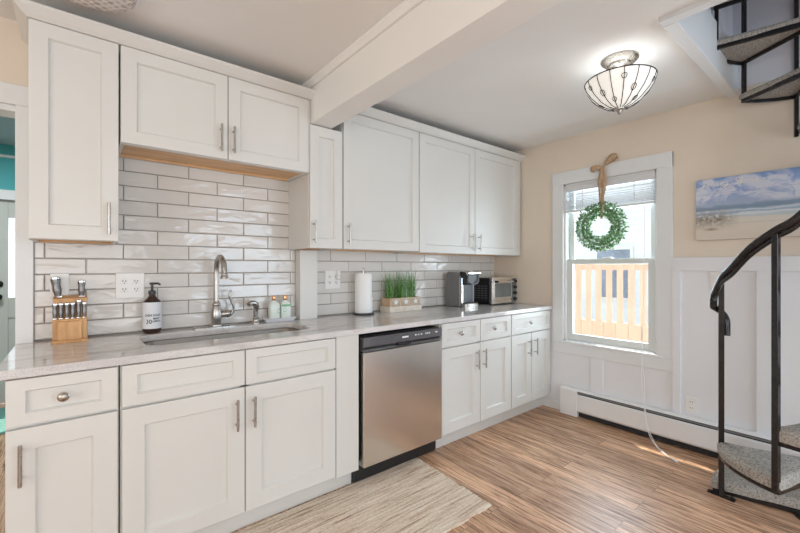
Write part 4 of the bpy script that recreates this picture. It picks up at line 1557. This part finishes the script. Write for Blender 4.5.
# ------------------------------------------------------------------ rug
RX0, RX1, RY0, RY1 = 0.50, 1.735, -1.215, -0.572
b = bm_new()
nx, ny = 90, 120
rr = random.Random(5)
ex = [rr.uniform(-0.008, 0.008) for _ in range(ny + 1)]
ey = [0.004 * math.sin(i * 0.5) + rr.uniform(-0.003, 0.003) for i in range(nx + 1)]
grid = []
for j in range(ny + 1):
    row = []
    for i in range(nx + 1):
        u_, v_ = i / nx, j / ny
        x = RX0 + (RX1 - RX0) * u_ + ex[j] * (u_ ** 6) - 0.035 * (1 - v_) * u_
        y_ = RY0 + (RY1 - RY0) * v_ + ey[i] * (1 if j in (0, ny) else 0)
        edge = min(u_, 1 - u_, 1) * nx
        z = 0.008 + 0.0018 * abs(math.sin(v_ * 26 * PI)) + rr.uniform(-0.0014, 0.0014)
        if j in (0, ny) or i in (0, nx):
            z = 0.003
        row.append(b.verts.new((x, y_, z)))
    grid.append(row)
for j in range(ny):
    for i in range(nx):
        b.faces.new((grid[j][i], grid[j][i + 1], grid[j + 1][i + 1], grid[j + 1][i]))
bnd = [grid[0][i] for i in range(nx + 1)] + [grid[j][nx] for j in range(1, ny + 1)] + [grid[ny][i] for i in range(nx - 1, -1, -1)] + [grid[j][0] for j in range(ny - 1, 0, -1)]
low = [b.verts.new((v.co.x, v.co.y, 0.0005)) for v in bnd]
for i in range(len(bnd)):
    k = (i + 1) % len(bnd)
    b.faces.new((bnd[i], low[i], low[k], bnd[k]))
tag(obj('jute_rug', b, rugm, origin=(1.1, -0.9, 0), smooth=True), 'beige braided jute rug on the wood floor before sink and dishwasher', 'rug')

# ------------------------------------------------------------------ spiral staircase
SCX, SCY, SRAD = 2.89, -2.36, 0.43
RP = SRAD + 0.0


def RA(a):
    if a < 109:
        return 0.412
    if 215 < a < 375:
        return 0.365
    return RP


st = empty('spiral_staircase', (SCX, SCY, 0), 'small black iron spiral staircase with grey carpeted treads at the right', 'staircase')


def pol(r, deg, z):
    a = math.radians(deg)
    return (SCX + r * math.cos(a), SCY + r * math.sin(a), z)


def tread(a0, a1, zb_, zt_, ro, nose0=0.0):
    """wedge between the angles a0 (front) and a1 (back); iron frame below, carpet wrapped over it"""
    n = max(6, int(abs(a1 - a0) / 5))
    ri = 0.05
    fb = bm_new()
    # rim bar and two radial angle bars
    t_ = 0.012
    rim = [a0 + (a1 - a0) * i / n for i in range(n + 1)]
    rings(fb, [[pol(ro + 0.004, a, zb_), pol(ro + 0.004, a, zb_ + 0.028), pol(ro - 0.006, a, zb_ + 0.028), pol(ro - 0.006, a, zb_)] for a in rim])
    for a in (a0, a1):
        p0, p1 = Vector(pol(ri, a, 0)), Vector(pol(ro, a, 0))
        d_ = (p1 - p0).normalized()
        s_ = Vector((-d_.y, d_.x, 0)) * 0.008
        rings(fb, [[p + s_ + Vector((0, 0, zb_)), p - s_ + Vector((0, 0, zb_)), p - s_ + Vector((0, 0, zb_ + 0.026)), p + s_ + Vector((0, 0, zb_ + 0.026))] for p in (p0, p1)])
    fr2 = obj('tread', fb, blackm, st, 0.002)
    cb_ = bm_new()
    nr = 5
    aw = 1.5
    prof2 = [(0.0, 0.02), (0.016, 0.0), (0.4, -0.004), (0.7, -0.002), (0.9, 0.006), (1.0, 0.016)]
    zlo, zhi = zb_ + 0.020, zt_
    loop = []
    loop.append(pol(ri, a0 - aw, 0)); 
    for k in range(1, nr):
        loop.append(pol(ri + (ro - ri) * k / nr, a0 - aw, 0))
    for i in range(n + 1):
        loop.append(pol(ro + 0.006, a0 - aw + (a1 - a0 + 2 * aw) * i / n, 0))
    for k in range(nr - 1, 0, -1):
        loop.append(pol(ri + (ro - ri) * k / nr, a1 + aw, 0))
    loop.append(pol(ri, a1 + aw, 0))
    c0 = Vector((0, 0, 0))
    for p in loop:
        c0 += Vector(p)
    c0 /= len(loop)
    rs2 = []
    rr2 = random.Random(int(a0 * 7) + 1)
    jig = [rr2.uniform(-0.003, 0.003) for _ in loop]
    for fz, ins in prof2:
        ring_ = []
        for p, jg in zip(loop, jig):
            v = Vector(p)
            d_ = (c0 - v)
            dl_ = d_.length
            v2 = v + d_.normalized() * min(ins + jg * 0.5, dl_ * 0.5)
            ring_.append((v2.x, v2.y, zlo + (zhi - zlo) * fz))
        rs2.append(ring_)
    rings(cb_, rs2)
    obj('carpet', cb_, carpetm, fr2, smooth=True)
    return fr2


A_P1, A_P2 = 108.0, 161.5
rise = 0.23
b0 = 0.224
tread(46, A_P1 - 5.0, 0.002, 0.078, SRAD + 0.014)                       # first step on the floor
angs = [A_P1, A_P2]
mid = 8
for k in range(1, mid + 1):
    angs.append(A_P2 + (380.0 - A_P2) * k / mid)
angs += [416.0, 462.0, 500.0]
for k in range(len(angs) - 1):
    z = b0 + rise * k
    up_ = k >= 5
    tread(angs[k], angs[k + 1], z - (0.012 if up_ else 0), z + (0.046 if up_ else 0.080), 0.36 if 215 < (angs[k] + angs[k + 1]) / 2 < 372 else SRAD + (0.012 if up_ else -0.008))
# balusters stand at each joint between treads
rail = []
for k, a in enumerate(angs):
    z = b0 + rise * k
    zlow = 0.0 if k == 0 else z - rise + (0.02 if k == 1 else -0.012)
    ztop = (1.19, 1.43)[k] if k < 2 else 1.43 + (z - (b0 + rise)) * 1.0
    b = bm_new()
    p0 = Vector(pol(RA(a), a, 0))
    d_ = Vector((math.cos(math.radians(a)), math.sin(math.radians(a)), 0))
    s_ = Vector((-d_.y, d_.x, 0))
    hw = 0.0125 if k < 2 else 0.0095
    rings(b, [[p0 + d_ * hw + s_ * hw + Vector((0, 0, zz_)), p0 - d_ * hw + s_ * hw + Vector((0, 0, zz_)), p0 - d_ * hw - s_ * hw + Vector((0, 0, zz_)), p0 + d_ * hw - s_ * hw + Vector((0, 0, zz_))] for zz_ in (max(zlow, 0.0) - (0.002 if k else 0), ztop)])
    obj('baluster', b, blackm, st, 0.002)
    rail.append((a, ztop))
# handrail: volute at the bottom, then the helix
hp = []
p1 = Vector(pol(RA(rail[0][0]), rail[0][0], 0))
Rv, Fv = Vector((0.775, -0.632, 0)), Vector((0.632, 0.775, 0))
for r_o, f_o, z in ((0.030, 0.0, 0.895), (0.031, 0.004, 0.98), (0.022, 0.030, 1.025), (-0.004, 0.038, 1.045), (-0.026, 0.022, 1.055), (-0.040, 0.004, 1.09), (-0.035, 0.0, 1.13)):
    hp.append(p1 + Rv * r_o + Fv * f_o + Vector((0, 0, z)))
RS = [(122.2, 1.226), (134.0, 1.278), (147.0, 1.366), (161.0, 1.443), (172.0, 1.500)]
for a, z in RS:
    hp.append(Vector(pol(RP, a, z)))
for a, z in rail[2:]:
    hp.append(Vector(pol(RA(a), a, z)))
hp = smooth_path(hp, 6)
b = bm_new(); tube(b, hp, 0.02, 14, flat=(0.017, 0.019))
hr = obj('handrail', b, blackm, st, smooth=True)
b = bm_new(); tube(b, [p + Vector((0, 0, -0.012 - 0.022 * min(1, i / 6))) for i, p in enumerate(hp[38:])], [0.003 + 0.0075 * min(1, i / 4) for i in range(len(hp[38:]))], 8)
obj('rail_bar', b, blackm, hr, smooth=True)
b = bm_new(); lathe(b, [(0.044, 0), (0.044, 3.6), (0.03, 3.62)], (SCX, SCY, 0), 20)
obj('center_pole', b, blackm, st, smooth=True)
b = bm_new()
pf = Vector(pol(RA(A_P1), A_P1, 0))
rings(b, [[pf + Vector((sx_ * 0.016 + e_ * 0.075 * 0.1, e_ * 0.062, zz_)) for sx_, zz_ in ((-1, 0), (1, 0), (1, 0.007), (-1, 0.007))] for e_ in (-1, 1)])
obj('foot_plate', b, blackm, st)
for e_ in (-1, 1):
    b = bm_new(); lathe(b, [(0.009, 0.006), (0.009, 0.014), (0.004, 0.017)], (pf.x, pf.y + e_ * 0.048, 0), 8)
    obj('bolt', b, blackm, st)
b = bm_new(); lathe(b, [(0.12, 0), (0.12, 0.008), (0.05, 0.012)], (SCX, SCY, 0), 24)
obj('base_plate', b, blackm, st)

# ------------------------------------------------------------------ outside the window
b = bm_new(); box(b, L + 0.15, 22, -14, 14, -0.5, -0.35)
struct('ground', b, groundm)
b = bm_new()
prism(b, [(L + 0.15, 2.62), (L + 0.590, 2.62), (L + 0.590, 2.74), (L + 0.15, 2.78)], 'y', -5, 3.2)
struct('trim_12', b, trimp)  # unseen eave, its edge placed to shade all but a sliver of sun
fe = empty('wooden_fence', (5.0, -1.6, -0.35), 'new orange wooden slat railing just outside the window', 'fence')
FX = 5.0
rnd = random.Random(2)
b = bm_new()
box(b, FX + 0.02, FX + 0.06, -5.5, 2.0, 1.24, 1.32)
box(b, FX + 0.02, FX + 0.06, -5.5, 2.0, 0.52, 0.60)
obj('rail', b, fencew, fe)
y_ = 1.6
k = 0
while y_ > -5.0:
    b = bm_new(); box(b, FX, FX + 0.02, y_, y_ - 0.065, 0.2, 1.30)
    obj('picket', b, fencew, fe)
    y_ -= 0.125
b = bm_new()
y_ = 2.0
while y_ > -5.5:
    box(b, FX - 0.012, FX, y_, y_ - 0.135, -0.3, 0.60)
    y_ -= 0.14
obj('skirt_boards', b, fencew, fe, 0.002)
for y_ in (0.9, -1.95, -4.2):
    b = bm_new(); box(b, FX + 0.02, FX + 0.13, y_, y_ - 0.13, -0.35, 1.32)
    obj('post', b, fencew, fe)

hs = empty('neighbor_house', (11, -1, -0.35), 'pale blue sided house seen past the fence', 'house')
b = bm_new()
for q in range(26):
    z = -0.35 + q * 0.16
    prism(b, [(11.0, z), (11.0, z + 0.16), (10.985, z + 0.16), (10.96, z)], 'y', -7.5, 6.0)
box(b, 11.0, 15, -7.5, 6.0, -0.35, 3.8)
obj('wall', b, siding, hs)
for wy_, wz_ in ((0.3, 0.4), (-2.7, 0.5), (2.4, 0.4)):
    b = bm_new(); box(b, 10.90, 10.98, wy_, wy_ - 0.95, wz_, wz_ + 1.4)
    wf = obj('window', b, trimp, hs)
    b = bm_new(); box(b, 10.885, 10.90, wy_ - 0.07, wy_ - 0.88, wz_ + 0.07, wz_ + 1.33)
    obj('pane', b, winm, wf)
b = bm_new(); prism(b, [(10.4, 3.7), (13, 6.0), (15.6, 3.7)], 'y', -8.0, 6.4)
obj('roof', b, roofm, hs)
b = bm_new(); box(b, 10.88, 10.96, -1.15, -1.55, 0.5, 1.9)
obj('shutter', b, brickr, hs)
